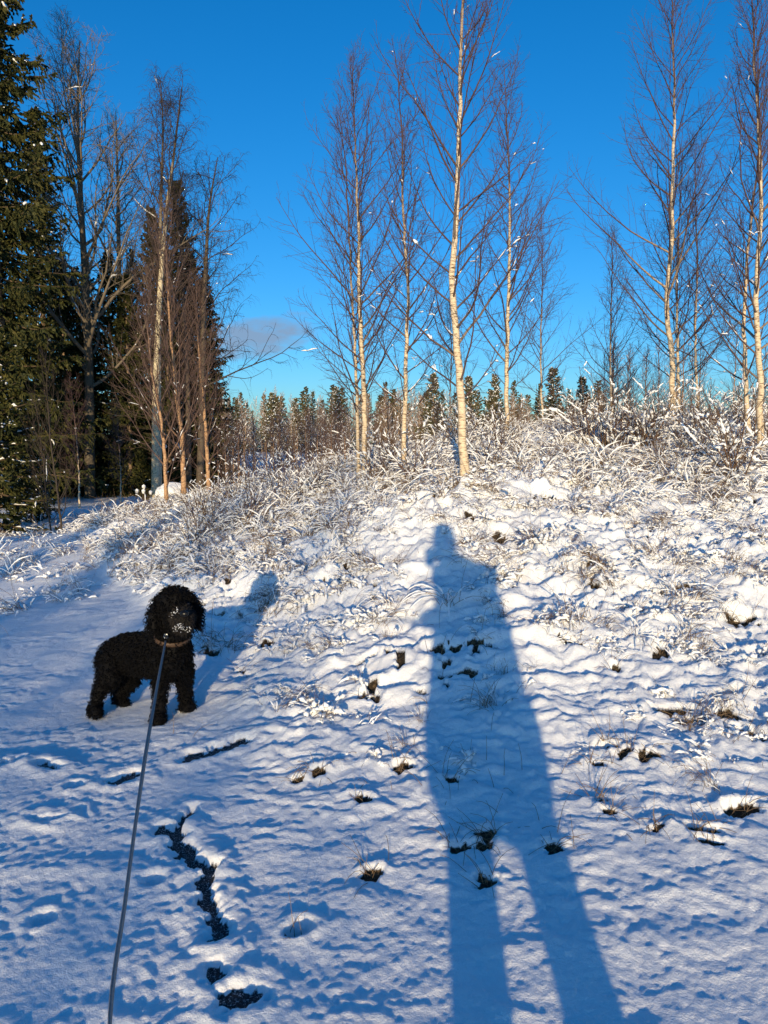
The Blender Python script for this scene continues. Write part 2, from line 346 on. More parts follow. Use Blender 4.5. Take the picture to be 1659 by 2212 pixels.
def build_ground():
    cx, cy = 0.0, -1.2
    F = math.radians(42); na = 630
    ang = np.concatenate([np.linspace(-F, F, na), np.linspace(F, 2 * math.pi - F, 70)[1:-1]])
    rad = np.concatenate([np.geomspace(.15, 2.4, 26)[:-1], np.geomspace(2.4, 15, 640)[:-1], np.geomspace(15, 45, 80)[:-1], np.geomspace(45, 1800, 30)])
    A, R = np.meshgrid(ang, rad)
    X, Y = cx + R * np.sin(A), cy + R * np.cos(A)
    z, e, a, _ = ground_full(X.ravel(), Y.ravel())
    v = np.stack([X.ravel(), Y.ravel(), z], 1); nr, nc = A.shape
    idx = np.arange(nr * nc).reshape(nr, nc); nx = np.roll(idx, -1, 1)
    q = np.stack([idx[:-1], idx[1:], nx[1:], nx[:-1]], -1).reshape(-1, 4)
    mb = MB(); mb.add(v, q)
    c = np.array([[cx, cy, float(base_z(np.array([cx]), np.array([cy]))[0])]])
    mb.add(c); i0 = mb.n - 1
    mb.t.append(np.stack([np.full(nc, i0), idx[0], nx[0]], 1)); mb.tm.append(np.zeros(nc, int))
    me = mb.mesh('snow_ground', M['ground'], attr=None)
    for nm, d in (('earth', np.append(e, 0)), ('asphalt', np.append(a, 0))):
        me.attributes.new(nm, 'FLOAT', 'POINT').data.foreach_set('value', d.astype(np.float32))
    return tag(link('ground', me), 'uneven snow covering the path and grassy bank', kind='structure')
build_ground()

# ------------------------------------------------------------------ growing wood
UP = np.array([0, 0, 1.0])
def grow(S, D, L, k, rng, up=0.0, jit=.1):
    S, D = np.asarray(S, float), unit(np.asarray(D, float)); L = np.asarray(L, float).reshape(-1, 1)
    up = np.asarray(up, float).reshape(-1, 1) if np.ndim(up) else up
    P = [S]
    for i in range(k - 1):
        P.append(P[-1] + D * L / (k - 1)); D = unit(D + UP * up / (k - 1) + rng.normal(size=D.shape) * jit)
    return np.stack(P, 1)
def taper(r0, r1, k, pw=1.0): return np.asarray(r1).reshape(-1, 1) + (np.asarray(r0) - np.asarray(r1)).reshape(-1, 1) * (1 - np.linspace(0, 1, k)) ** pw
def shoots(P, R, rng, n, s0, s1, ang, k_len, flat=0.0, spread=.25):
    # side shoots from a bundle of polylines -> start, direction, length, radius
    m, k = P.shape[:2]; s = (s0 + (s1 - s0) * (np.arange(n)[None, :] + rng.rand(m, n)) / n)
    f = s * (k - 1); i = np.minimum(f.astype(int), k - 2); w = (f - i)[..., None]; ar = np.arange(m)[:, None]
    S = P[ar, i] * (1 - w) + P[ar, i + 1] * w; T = unit(P[ar, i + 1] - P[ar, i]); r = R[ar, i] * (1 - w[..., 0]) + R[ar, i + 1] * w[..., 0]
    Q = rng.normal(size=S.shape); Q[..., 2] *= (1 - flat); Q = unit(Q - (Q * T).sum(-1, keepdims=True) * T)
    a = np.radians(ang) * (1 + spread * rng.normal(size=s.shape))[..., None]
    D = T * np.cos(a) + Q * np.sin(a); ln = np.linalg.norm(P[:, -1] - P[:, 0], axis=-1)[:, None]
    L = ln * k_len * (1.1 - .7 * s) * rng.uniform(.6, 1.3, s.shape)
    return S.reshape(-1, 3), D.reshape(-1, 3), L.reshape(-1), r.reshape(-1)
def spline(pts, n):
    pts = np.asarray(pts, float); d = np.r_[0, np.cumsum(np.linalg.norm(np.diff(pts, axis=0), axis=1))]; t = np.linspace(0, d[-1], n)
    m = np.gradient(pts, d, axis=0); i = np.clip(np.searchsorted(d, t) - 1, 0, len(d) - 2); h = (d[i + 1] - d[i])[:, None]; u = ((t - d[i]) / (d[i + 1] - d[i]))[:, None]
    return (2 * u ** 3 - 3 * u ** 2 + 1) * pts[i] + (u ** 3 - 2 * u ** 2 + u) * h * m[i] + (-2 * u ** 3 + 3 * u ** 2) * pts[i + 1] + (u ** 3 - u ** 2) * h * m[i + 1]
def snow_caps(mb, P, R, rng, prob, r0, r1, span=(.15, .5), zmax=None, mat=0, m=6, smax=.6):
    # lumpy snow lying along the upper side of branches
    n, k = P.shape[:2]; pick = rng.rand(n) < prob
    dirv = unit(P[:, -1] - P[:, 0]); pick &= rng.rand(n) > np.abs(dirv[:, 2]) ** 1.5
    if zmax is not None: pick &= rng.rand(n) < np.clip(1.25 - P[:, k // 2, 2] / zmax, .02, 1)
    P, R = P[pick], R[pick]; n = len(P)
    if n == 0: return
    q = 9 if m > 5 else 7; s0 = rng.uniform(.03, smax, n); s1 = np.minimum(s0 + rng.uniform(*span, n), 1.0)
    s = s0[:, None] + (s1 - s0)[:, None] * np.linspace(0, 1, q)[None]; f = s * (k - 1); i = np.minimum(f.astype(int), k - 2); w = (f - i)[..., None]; ar = np.arange(n)[:, None]
    C = P[ar, i] * (1 - w) + P[ar, i + 1] * w; rb = R[ar, i]
    rs = rng.uniform(r0, r1, (n, 1)) * np.sin(np.pi * np.linspace(.06, .94, q))[None] ** .6 * rng.uniform(.45, 1.45, (n, q)); rs[:, [0, -1]] *= .4
    C = C + UP * (rb + rs * .5)[..., None] + rng.normal(size=C.shape) * rs[..., None] * .22
    mb.tubes(C, rs, m, mat)
def emptything(name, loc, label, cat, group=None):
    return tag(link(name, None, loc=loc), label, cat, group)

def birch(name, label, pts, r0, seed, mat='birch', t0=.12, nb=44, lmax=.34, twigs=13, sub=3, snow=.25, group=None, extra=None, cat='birch', ang=(58, 26), up=.75, sink=.1, tw_r=.0027):
    rng = np.random.RandomState(seed); pts = np.asarray(pts, float); base = pts[0].copy(); pts = pts - base
    H = pts[-1, 2]; k = 34; tr = spline(pts, k); tr[1:, :2] += rng.normal(size=(k - 1, 2)) * .006
    tr = np.vstack([tr[:1] - UP * sink, tr]); tt = np.r_[0, np.linspace(0, 1, k)]
    r0 *= .66; nb = int(nb * 1.08); lmax *= 1.15; R = r0 * (1 - tt) ** 1.0 + .0035; R[:2] *= 1.25; R[2] *= 1.1
    e = emptything(name, base, label, cat, group)
    mb = MB(); mb.tubes(tr[None], R[None], 9); link('trunk', mb.mesh('trunk', M[mat]), e)
    t = t0 + (.97 - t0) * (np.arange(nb) + rng.rand(nb)) / nb; f = t * (k - 1) + 1; i = np.minimum(f.astype(int), k - 1); w = (f - i)[:, None]
    S = tr[i] * (1 - w) + tr[i + 1] * w if i.max() < k else tr[i]
    az = np.arange(nb) * 2.399 + rng.normal(size=nb) * .5; a = np.radians(ang[0] + (ang[1] - ang[0]) * t + rng.normal(size=nb) * 7)
    D = np.stack([np.sin(a) * np.cos(az), np.sin(a) * np.sin(az), np.cos(a)], 1)
    L = H * lmax * np.minimum(1, (t - t0 + .12) / .22) * (1.0 - .80 * t ** 1.2) * rng.uniform(.55, 1.15, nb)
    rb = np.minimum(R[i] * .5, .0028 + .0065 * L)
    P1 = grow(S, D, L, 10, rng, up, .07); R1 = taper(rb, .0022, 10)
    mb = MB(); mb.tubes(P1, R1, 5)
    s2, d2, l2, r2 = shoots(P1, R1, rng, twigs, .12, 1, 38, .42, spread=.3); l2 = np.maximum(l2, .12)
    P2 = grow(s2, d2, l2, 4, rng, .35, .12); R2 = taper(np.minimum(r2 * .7, tw_r * 1.2), tw_r * .45, 4); mb.tubes(P2, R2, 3)
    s3, d3, l3, r3 = shoots(P2, R2, rng, sub, .2, .95, 36, .45); l3 = np.maximum(l3, .07)
    P3 = grow(s3, d3, l3, 3, rng, .25, .10); mb.tubes(P3, taper(np.minimum(r3 * .8, tw_r * .75), tw_r * .35, 3), 3)
    if extra: extra(mb, rng, tr, e)
    link('crown', mb.mesh('crown', M[mat]), e)
    if snow >= .2:
        ms = MB(); [snow_caps(ms, P1, R1 * .6, rng, snow * 1.3, .003, .0085, (.2, .6), zmax=H * .5, smax=.2) for _ in range(2)]; [snow_caps(ms, P1, R1, rng, snow * .6, .006, .016, (.02, .10), zmax=H * .62, smax=.4) for _ in range(4)]; [snow_caps(ms, P2, R2, rng, snow * .4, .003, .009, (.06, .24), zmax=H * .45, smax=.3) for _ in range(2)]
        snow_caps(ms, P3, taper(r3, .001, 3), rng, snow * .16, .003, .006, (.4, .9), zmax=H * .7)
        if ms.n: tag(link('snow', ms.mesh('snow', M['snow']), e), kind='stuff')
    return e
def ground_at(px, d, dy=0):              # foot of something seen at column px, d metres off
    r = ray(px, 1000); x, y = d * r[0], d * math.cos(PITCH); return np.array([x, y, gz(x, y) + dy])
def stem(d, foot_px, pix):               # trunk line from measured points
    f = ground_at(foot_px, d); return [f] + [at(px, py, d) for px, py in pix]

# ------------------------------------------------------------------ birches on the bank
birch('birch_tree', 'snow-dusted birch with golden trunk standing just behind the tip of the human shadow',
      stem(7.6, 1003, [(1000, 980), (992, 820), (981, 680), (977, 600), (986, 460), (992, 300), (995, 130), (1000, 0), (1010, -170), (1015, -300)]), .066, 1, nb=46, lmax=.27, snow=.55, twigs=14)
birch('birch_tree', 'slender right stem of the paired birches rising in front of the far wood',
      stem(10, 790, [(787, 880), (783, 780), (777, 650), (775, 500), (769, 370), (765, 250), (760, 120)]), .058, 2, nb=48, lmax=.34, snow=.08)
birch('birch_tree', 'thinner left stem of the paired birches rising in front of the far wood',
      stem(10.15, 774, [(772, 900), (768, 780), (763, 680), (757, 560), (752, 450), (742, 320), (730, 230)]), .036, 3, nb=36, lmax=.33, snow=.12)
birch('birch_tree', 'reddish slim birch between the paired birches and the golden-trunked birch',
      stem(9.4, 872, [(874, 900), (878, 760), (880, 620), (872, 480), (870, 360), (868, 280), (862, 200), (852, 110)]), .046, 4, nb=40, lmax=.31, snow=.35)
birch('birch_tree', 'pale straight birch on the bright crest close behind the golden-trunked birch',
      stem(11, 1092, [(1094, 860), (1097, 720), (1100, 560), (1101, 420), (1097, 320), (1094, 240), (1088, 130)]), .052, 5, nb=46, lmax=.31, snow=.08)
birch('birch_tree', 'tall cream birch with kinked trunk on the mound right of the sky gap',
      stem(11, 1449, [(1452, 800), (1440, 640), (1450, 540), (1452, 420), (1456, 290), (1456, 180), (1452, 40), (1450, -110)]), .066, 6, nb=56, lmax=.31, snow=.06, twigs=15)
birch('birch_tree', 'thin second stem rising close beside the kinked cream birch',
      stem(11.3, 1462, [(1464, 780), (1462, 650), (1464, 560), (1468, 450), (1474, 330)]), .036, 7, nb=30, lmax=.33, snow=.15)
birch('birch_tree', 'tall ruddy birch at the right edge of the view with snowy lower boughs',
      stem(9, 1638, [(1642, 800), (1632, 640), (1641, 520), (1643, 420), (1640, 300), (1632, 160), (1625, 20), (1622, -120)]), .060, 8, nb=54, lmax=.33, snow=.4, twigs=15)
birch('birch_tree', 'white-barked stem tucked behind the ruddy birch at the right edge',
      stem(9.6, 1612, [(1610, 800), (1606, 700), (1612, 600), (1622, 480), (1640, 330), (1660, 160)]), .045, 9, nb=34, lmax=.32, snow=.3)
birch('birch_tree', 'slim middle birch between the kinked cream birch and the ruddy one',
      stem(13, 1502, [(1502, 720), (1506, 600), (1504, 480), (1502, 400), (1500, 300)]), .034, 10, nb=34, lmax=.36, snow=.15)
birch('birch_tree', 'small lone birch in the sky gap left of the mound',
      stem(14, 1318, [(1318, 760), (1320, 680), (1322, 600), (1322, 500)]), .034, 11, nb=30, lmax=.36, snow=.12, t0=.08)
birch('birch_tree', 'thin birch half hidden behind the pale crest birch',
      stem(15, 1170, [(1168, 800), (1170, 680), (1172, 560), (1168, 440)]), .030, 12, nb=30, lmax=.36, snow=.1)
birch('birch_tree', 'slight birch sapling glimpsed between the reddish and golden-trunked birches',
      stem(13, 970, [(972, 860), (975, 740), (970, 640)]), .022, 13, nb=24, lmax=.36, snow=.15)

# ------------------------------------------------------------------ young birches and saplings by the dark wood
birch('birch_tree', 'leaning copper-coloured young birch in front of the dark spruces',
      stem(13, 398, [(392, 940), (382, 850), (372, 760), (364, 660), (360, 560), (352, 440)]), .070, 21, 'birch_young', nb=52, lmax=.38, snow=.4, ang=(45, 22), t0=.08)
birch('birch_tree', 'pale-footed young birch nearest the bright gap of far forest',
      stem(13.2, 452, [(446, 960), (440, 880), (432, 790), (427, 700), (424, 600)]), .060, 22, 'birch_young', nb=40, lmax=.36, snow=.5, ang=(45, 22), t0=.06)
birch('birch_tree', 'grey-brown young birch fanning left of the copper-coloured one',
      stem(12.6, 360, [(354, 960), (345, 890), (328, 800), (318, 700), (310, 600)]), .050, 23, 'birch_young', nb=38, lmax=.42, snow=.45, ang=(42, 20), t0=.06)
birch('birch_tree', 'small sunlit yellow birch sapling at the foot of the dark wood',
      stem(19, 172, [(170, 1020), (165, 950), (160, 890), (150, 820)]), .032, 24, nb=30, lmax=.36, snow=.1, t0=.15)
birch('birch_tree', 'little lit birch sapling just left of the snowy boulder',
      stem(20, 262, [(260, 1010), (256, 950), (252, 875)]), .026, 25, nb=26, lmax=.34, snow=.1, t0=.15)
birch('birch_tree', 'dark shrubby sapling in the shade near the small snowy spruce',
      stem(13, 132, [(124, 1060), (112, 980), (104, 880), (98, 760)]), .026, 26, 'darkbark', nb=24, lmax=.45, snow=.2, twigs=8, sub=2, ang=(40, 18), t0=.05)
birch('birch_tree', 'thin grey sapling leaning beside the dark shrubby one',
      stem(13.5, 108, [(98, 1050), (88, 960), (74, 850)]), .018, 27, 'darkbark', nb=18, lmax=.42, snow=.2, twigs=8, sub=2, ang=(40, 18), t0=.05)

# ------------------------------------------------------------------ tall old trees of the dark wood
def big_tree(name, label, pts, r0, seed, mat, nb, lmax, t0, weep, snow=.2, cat='tree', ang=(70, 35), up=.9, n2=11, n3=4, n4=3):
    if weep: n3, n4, snow = 3, 2, snow * .4
    rng = np.random.RandomState(seed); pts = np.asarray(pts, float); base = pts[0].copy(); pts = pts - base; H = pts[-1, 2]; k = 30
    tr = spline(pts, k); tr = np.vstack([tr[:1] - UP * .2, tr]); tt = np.r_[0, np.linspace(0, 1, k)]; R = r0 * (1 - tt) ** .8 + .012
    e = emptything(name, base, label, cat); mb = MB(); mb.tubes(tr[None], R[None], 9); link('trunk', mb.mesh('trunk', M[mat]), e)
    t = t0 + (.97 - t0) * (np.arange(nb) + rng.rand(nb)) / nb; i = np.minimum((t * (k - 1) + 1).astype(int), k)
    az = np.arange(nb) * 2.399 + rng.normal(size=nb) * .6; a = np.radians(ang[0] + (ang[1] - ang[0]) * t + rng.normal(size=nb) * 9)
    D = np.stack([np.sin(a) * np.cos(az), np.sin(a) * np.sin(az), np.cos(a)], 1); L = H * lmax * (1 - .72 * ((t - t0) / (1 - t0)) ** 1.3) * rng.uniform(.6, 1.15, nb)
    P1 = grow(tr[i], D, L, 11, rng, up, .13); R1 = taper(np.minimum(R[i] * .55, .010 + (.008 if weep else .010) * L) * (.7 if weep else 1), .006, 11); mb = MB(); mb.tubes(P1, R1, 5)
    s, d, l, r = shoots(P1, R1, rng, n2, .15, 1, 45, .38); P2 = grow(s, d, np.maximum(l, .35), 6, rng, .3, .15); R2 = taper(np.minimum(r * .6, .014), .005, 6); mb.tubes(P2, R2, 4)
    s, d, l, r = shoots(P2, R2, rng, n3, .15, 1, 45, .5); P3 = grow(s, d, np.maximum(l, .25), 5, rng, -1.3 if weep else .4, .13); R3 = taper(np.minimum(r * .7, .006), .003, 5); mb.tubes(P3, R3, 3)
    s, d, l, r = shoots(P3, R3, rng, n4, .2, 1, 35, .7 if weep else .5); P4 = grow(s, d, np.maximum(l, .3 if weep else .15), 4, rng, -2.2 if weep else .4, .08); mb.tubes(P4, taper(np.minimum(r, .003), .0016, 4), 3)
    link('crown', mb.mesh('crown', M[mat]), e)
    if snow:
        ms = MB(); snow_caps(ms, P1, R1, rng, snow, .02, .04, (.2, .6)); snow_caps(ms, P2, R2, rng, snow * .3, .012, .025, (.3, .8)); tag(link('snow', ms.mesh('snow', M['snow']), e), kind='stuff')
    return e
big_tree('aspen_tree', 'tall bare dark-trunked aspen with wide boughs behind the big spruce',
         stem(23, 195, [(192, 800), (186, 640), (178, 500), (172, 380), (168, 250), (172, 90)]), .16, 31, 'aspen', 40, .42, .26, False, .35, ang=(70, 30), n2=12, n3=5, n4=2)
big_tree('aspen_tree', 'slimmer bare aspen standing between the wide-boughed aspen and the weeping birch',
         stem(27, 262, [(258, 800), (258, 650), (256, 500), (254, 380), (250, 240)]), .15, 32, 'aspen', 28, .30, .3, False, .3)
big_tree('birch_tree', 'old weeping birch with forked yellowish trunk above the copper young birches',
         stem(22, 336, [(338, 800), (345, 640), (352, 540), (362, 440), (376, 330), (392, 190)]), .115, 33, 'birch_old', 22, .28, .35, True, .15, 'birch', (52, 20), .7)
big_tree('birch_tree', 'second leader of the weeping birches, upright and left of the forked one',
         stem(22.6, 344, [(342, 800), (346, 560), (347, 460), (350, 360), (352, 260), (346, 175)]), .09, 34, 'birch_old', 18, .22, .45, True, .1, 'birch', (45, 18), .6)
big_tree('birch_tree', 'dark weeping birch hanging its twigs over the open sky at the wood edge',
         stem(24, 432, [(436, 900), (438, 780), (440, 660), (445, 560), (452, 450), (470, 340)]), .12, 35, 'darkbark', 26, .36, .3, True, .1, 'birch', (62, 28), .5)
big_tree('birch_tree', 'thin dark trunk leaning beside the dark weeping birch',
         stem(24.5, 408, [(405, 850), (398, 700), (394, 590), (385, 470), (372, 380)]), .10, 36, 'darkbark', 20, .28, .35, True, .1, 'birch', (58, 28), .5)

# ------------------------------------------------------------------ spruces
def spruce_mesh(H, rw, seed, nwh, per, sprays, droop, needles, r0, snow, lean=0, zmin=.03, spr_l=.34, bw=.022, sr=1.0):
    rng = np.random.RandomState(seed); k = 18; z = np.linspace(0, H, k); tr = np.stack([lean * (z / H) ** 2 + .02 * rng.normal(size=k), .02 * rng.normal(size=k), z], 1); tr[0, 2] = -.2
    mt = MB(); mt.tubes(tr[None], (r0 * (1 - z / H) + .012)[None], 8)
    n = nwh * per; t = zmin + (.985 - zmin) * ((np.arange(n) + rng.rand(n)) / n); zz = t * H; S = np.stack([np.interp(zz, z, tr[:, 0]), np.interp(zz, z, tr[:, 1]), zz], 1)
    az = np.arange(n) * 2.399 + rng.normal(size=n) * .35; el = np.radians(-8 + 45 * t ** 2.5 + rng.normal(size=n) * 6 - droop * (1 - t))
    D = np.stack([np.cos(az) * np.cos(el), np.sin(az) * np.cos(el), np.sin(el)], 1); L = rw * (1 - t) ** .75 * rng.uniform(.55, 1.15, n) * np.minimum(1, .7 + t * 4) + .12
    P1 = grow(S, D, L, 7, rng, .55, .06); R1 = taper(.006 + .008 * L, .004, 7); mt2 = MB(); mt2.tubes(P1, R1, 4, mat=1)
    s, d, l, _ = shoots(P1, R1, rng, sprays, .12, 1.0, 55, .3, flat=.6); l = np.clip(l, .10, spr_l * 2.2); d[:, 2] -= .35 * droop / 15 + .1
    P2 = grow(s, d, l, 4, rng, -.5 * droop / 15, .1)
    for j in range(3):
        seg = P2[:, j + 1] - P2[:, j]; mt2.kites(P2[:, j] - seg * .15, seg + rng.normal(size=seg.shape) * .01, np.linalg.norm(seg, axis=1) * 1.45, (bw + .012 * rng.rand(len(seg))) * (1.25 - .2 * j), rng)
    # hanging side tassels
    s3, d3, l3, _ = shoots(P2, taper(np.full(len(P2), .01), .005, 4), rng, 3, .1, 1, 60, .5, flat=.3); d3[:, 2] -= .55 * droop / 15; mt2.kites(s3, d3, np.clip(l3, .07, .3), bw * (.5 + .5 * rng.rand(len(s3))), rng)
    ms = None
    if snow > 0:
        ms = MB(); snow_caps(ms, P2, taper(np.full(len(P2), .012), .01, 4), rng, snow * .5, .010 * sr, .026 * sr, (.4, .9), m=5); [snow_caps(ms, P1, R1, rng, snow, .012 * sr, .034 * sr, (.1, .4), m=5) for _ in range(2)]
    return (mt.mesh('spruce_trunk', M['sprucebark']), mt2.mesh('spruce_crown', [M[needles], M['sprucebark']], smooth=False), ms.mesh('spruce_snow', M['snow']) if ms and ms.n else None)
def place_spruce(meshes, name, label, loc, rz, s, group=None, cat='spruce'):
    e = emptything(name, loc, label, cat, group); e.rotation_euler = (0, 0, rz); e.scale = (s, s, s)
    link('trunk', meshes[0], e); link('crown', meshes[1], e)
    if meshes[2]: tag(link('snow', meshes[2], e), kind='stuff')
    return e
SP_BIG = spruce_mesh(20, 2.9, 41, 40, 7, 30, 16, 'needles', .22, .05, spr_l=.4, bw=.03, sr=1.6)
SP_MID = spruce_mesh(13, 2.6, 42, 30, 7, 24, 13, 'needles', .15, .035, spr_l=.36, bw=.034, sr=1.5)
SP_SML = spruce_mesh(2.2, .75, 43, 12, 7, 14, 4, 'needles', .03, .7, spr_l=.14, bw=.014, sr=.4)
SP_CR = spruce_mesh(2.8, .62, 44, 12, 6, 12, 3, 'needles_far', .03, .6, spr_l=.14, bw=.016, sr=1.1)
place_spruce(SP_BIG, 'spruce_tree', 'towering golden-lit spruce at the left edge of the view', ground_at(12, 20), .4, 1.0)
for px, d, s, rz, lab in [(-120, 23, 1.0, 1.1, 'tall spruce half out of view beyond the left edge'),
                          (110, 26, .66, 2.2, 'dark spruce directly behind the towering golden-lit one'),
                          (205, 28, .44, .3, 'dark spruce around the trunk of the wide-boughed aspen'),
                          (300, 29, .46, 4.0, 'dark spruce behind the copper young birches')]:
    place_spruce(SP_BIG, 'spruce_tree', lab, ground_at(px, d), rz, s)
for px, d, s, rz, lab in [(398, 27, .84, 1.3, 'bushy snow-tipped spruce rising among the weeping birches'),
                          (452, 28, .62, 2.0, 'small dark spruce where the wood meets the open sky'),
                          (345, 26, .75, 5.0, 'dark spruce under the forked weeping birch'),
                          (150, 24, .6, 3.1, 'low dark spruce filling the gap beneath the golden-lit one'),
                          (250, 25, .62, .8, 'low dark spruce behind the little lit sapling'),
                          (180, 27, .62, 1.9, 'dark spruce between the golden-lit spruce and the slimmer aspen'),
                          (285, 24, .55, 2.9, 'low dark spruce behind the fanning grey-brown birch'),
                          (425, 26, .62, .6, 'dark spruce behind the pale-footed young birch'),
                          (370, 25, .5, 4.4, 'low dark spruce right behind the snowy boulder'),
                          (20, 26, .75, 2.7, 'dim spruce behind the left edge of the wood')]:
    place_spruce(SP_MID, 'spruce_tree', lab, ground_at(px, d), rz, s)
for px, d, s, rz, lab in [(70, 16, .78, .2, 'small snow-covered spruce sapling beside the dark shrubby sapling'),
                          (-14, 14, 1.75, 1.5, 'snowy young spruce cut off by the left edge of the view'),
                          ]:
    place_spruce(SP_SML, 'spruce_tree', lab, ground_at(px, d), rz, s)

place_spruce(SP_CR, 'spruce_tree', 'young spruce on the crest behind the pale birch', ground_at(1190, 19), 2.0, .66)
place_spruce(SP_CR, 'spruce_tree', 'young spruce in the sky gap left of the lone birch', ground_at(1252, 20), 3.0, .56)

def tiny_pine():
    rng = np.random.RandomState(5); base = ground_at(312, 17); e = emptything('pine_sapling', base, 'tiny upright pine sapling with snow on its five candles', 'pine')
    S = [np.array([0, 0, 0.0])] + [np.array([0, 0, z]) for z in (.18, .2, .22, .24)]; D = [UP] + [np.array([math.cos(a) * .7, math.sin(a) * .7, .75]) for a in (.2, 1.9, 3.3, 5.0)]
    P = grow(S, D, [.5, .24, .22, .24, .22], 5, rng, .2, .03); R = taper(np.full(5, .012), .008, 5); m = MB(); m.tubes(P[:1], R[:1], 6); link('trunk', m.mesh('trunk', M['sprucebark']), e)
    m = MB(); m.tubes(P[1:], R[1:], 5, mat=1); s, d, l, _ = shoots(P, R, rng, 60, .1, 1, 50, .3); m.kites(s, d, np.full(len(s), .09), np.full(len(s), .006), rng); link('crown', m.mesh('crown', [M['needles_far'], M['sprucebark']], smooth=False), e)
    m = MB(); T = P[:, -1]; m.tubes(np.stack([T + UP * z for z in (-.05, -.01, .03, .06)], 1), np.tile([.02, .04, .045, .008], (5, 1)), 7); tag(link('snow', m.mesh('snow', M['snow']), e), kind='stuff')
tiny_pine()

# ------------------------------------------------------------------ far wood
def zone(px):
    for lim, z in ((640, 'below the bright gap of far forest'), (850, 'around the paired birches'), (1060, 'around the golden-trunked birch'), (1290, 'around the pale crest birch'), (1470, 'around the kinked cream birch'), (9999, 'around the ruddy birch at the right edge')):
        if px < lim: return z
def farzone(px):
    for lim, z in ((760, 'left of the paired birches'), (990, 'between the paired birches and the golden-trunked one'), (9999, 'right of the golden-trunked birch')):
        if px < lim: return z
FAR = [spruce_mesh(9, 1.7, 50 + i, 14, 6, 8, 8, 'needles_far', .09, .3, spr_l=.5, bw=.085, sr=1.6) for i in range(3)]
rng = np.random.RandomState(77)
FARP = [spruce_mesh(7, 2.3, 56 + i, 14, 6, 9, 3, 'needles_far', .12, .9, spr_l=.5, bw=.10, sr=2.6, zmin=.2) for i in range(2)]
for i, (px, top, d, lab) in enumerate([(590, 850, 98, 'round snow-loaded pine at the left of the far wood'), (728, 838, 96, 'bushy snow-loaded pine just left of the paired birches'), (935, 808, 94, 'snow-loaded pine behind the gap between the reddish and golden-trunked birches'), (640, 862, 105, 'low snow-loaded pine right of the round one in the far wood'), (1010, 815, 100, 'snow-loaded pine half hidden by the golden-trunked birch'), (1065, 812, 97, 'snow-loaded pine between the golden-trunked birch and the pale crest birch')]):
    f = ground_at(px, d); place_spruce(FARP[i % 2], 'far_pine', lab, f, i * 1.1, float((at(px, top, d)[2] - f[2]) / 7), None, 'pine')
for i in range(90):
    px = rng.uniform(470, 1290); d = rng.uniform(115, 165); top = rng.uniform(846, 890) if i % 7 else rng.uniform(822, 848)
    f = ground_at(px, d); hgt = at(px, top, d)[2] - f[2]; s = hgt / 9
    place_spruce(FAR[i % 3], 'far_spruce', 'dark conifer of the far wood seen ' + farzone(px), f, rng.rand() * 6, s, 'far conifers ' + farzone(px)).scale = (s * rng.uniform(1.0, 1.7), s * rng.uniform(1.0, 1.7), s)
def thin_tree_mesh(H, seed, nb, mat, lmax, snow, n2=8, n3=3, rr=.006):
    rng = np.random.RandomState(seed); k = 9; z = np.linspace(0, H, k); tr = np.stack([.03 * H * rng.normal() * (z / H) ** 2 + .01 * rng.normal(size=k), .01 * rng.normal(size=k), z], 1); tr[0, 2] = -.15
    m0 = MB(); m0.tubes(tr[None], (.010 * H * (1 - z / H) * .7 + .006)[None], 6); t = .12 + .86 * (np.arange(nb) + rng.rand(nb)) / nb; S = np.stack([np.interp(t * H, z, tr[:, 0]), np.interp(t * H, z, tr[:, 1]), t * H], 1)
    az = np.arange(nb) * 2.4 + rng.normal(size=nb) * .4; a = np.radians(48 - 22 * t); D = np.stack([np.sin(a) * np.cos(az), np.sin(a) * np.sin(az), np.cos(a)], 1); P1 = grow(S, D, H * lmax * (1 - .75 * t) * rng.uniform(.6, 1.2, nb), 6, rng, .6, .1); R1 = taper(np.full(nb, rr * 1.5), rr * .6, 6)
    m = MB(); m.tubes(P1, R1, 4); s, d, l, r = shoots(P1, R1, rng, n2, .15, 1, 38, .45); P2 = grow(s, d, l, 4, rng, .3, .12); m.tubes(P2, taper(r * .6, rr * .35, 4), 3)
    s, d, l, r = shoots(P2, taper(r * .6, rr * .35, 4), rng, n3, .2, 1, 38, .5); P3 = grow(s, d, l, 3, rng, .3, .1); m.tubes(P3, taper(r * .7, rr * .25, 3), 3); ms = MB()
    if snow: snow_caps(ms, P1, R1, rng, snow, rr * 1.8, rr * 3.6, (.2, .6), m=5); snow_caps(ms, P2, R1[:1].repeat(len(P2), 0)[:, :4], rng, snow * .4, rr * 1.2, rr * 2.2, (.3, .9), m=4)
    return (m0.mesh('thin_trunk', M[mat]), m.mesh('thin_crown', M[mat]), ms.mesh('thin_snow', M['snow']) if ms.n else None)
FARB = [thin_tree_mesh(7, 60 + i, 30, 'frosted', .34, 1.3, rr=.015) for i in range(3)]
for i in range(190):
    px = rng.uniform(455, 1320); d = rng.uniform(90, 150); top = rng.uniform(842, 925); f = ground_at(px, d); s = (at(px, top, d)[2] - f[2]) / 7
    place_spruce(FARB[i % 3], 'far_birch', 'frosted bare tree of the far wood seen ' + farzone(px), f, rng.rand() * 6, s, 'far bare trees ' + farzone(px), 'tree')
MIDB = [thin_tree_mesh(3.2, 70 + i, 26, 'birch_young', .36, .8, rr=.005) for i in range(4)]
for i in range(140):
    px = rng.uniform(470, 1300) if i % 2 else rng.uniform(465, 760); d = rng.uniform(15, 36); top = rng.uniform(868, 970); f = ground_at(px, d); s = np.clip((at(px, top, d)[2] - f[2]) / 3.2, .25, 1.5)
    place_spruce(MIDB[i % 4], 'birch_sapling', 'reddish sapling in the thicket behind the crest ' + zone(px), f, rng.rand() * 6, float(s), 'thicket saplings ' + zone(px), 'sapling')
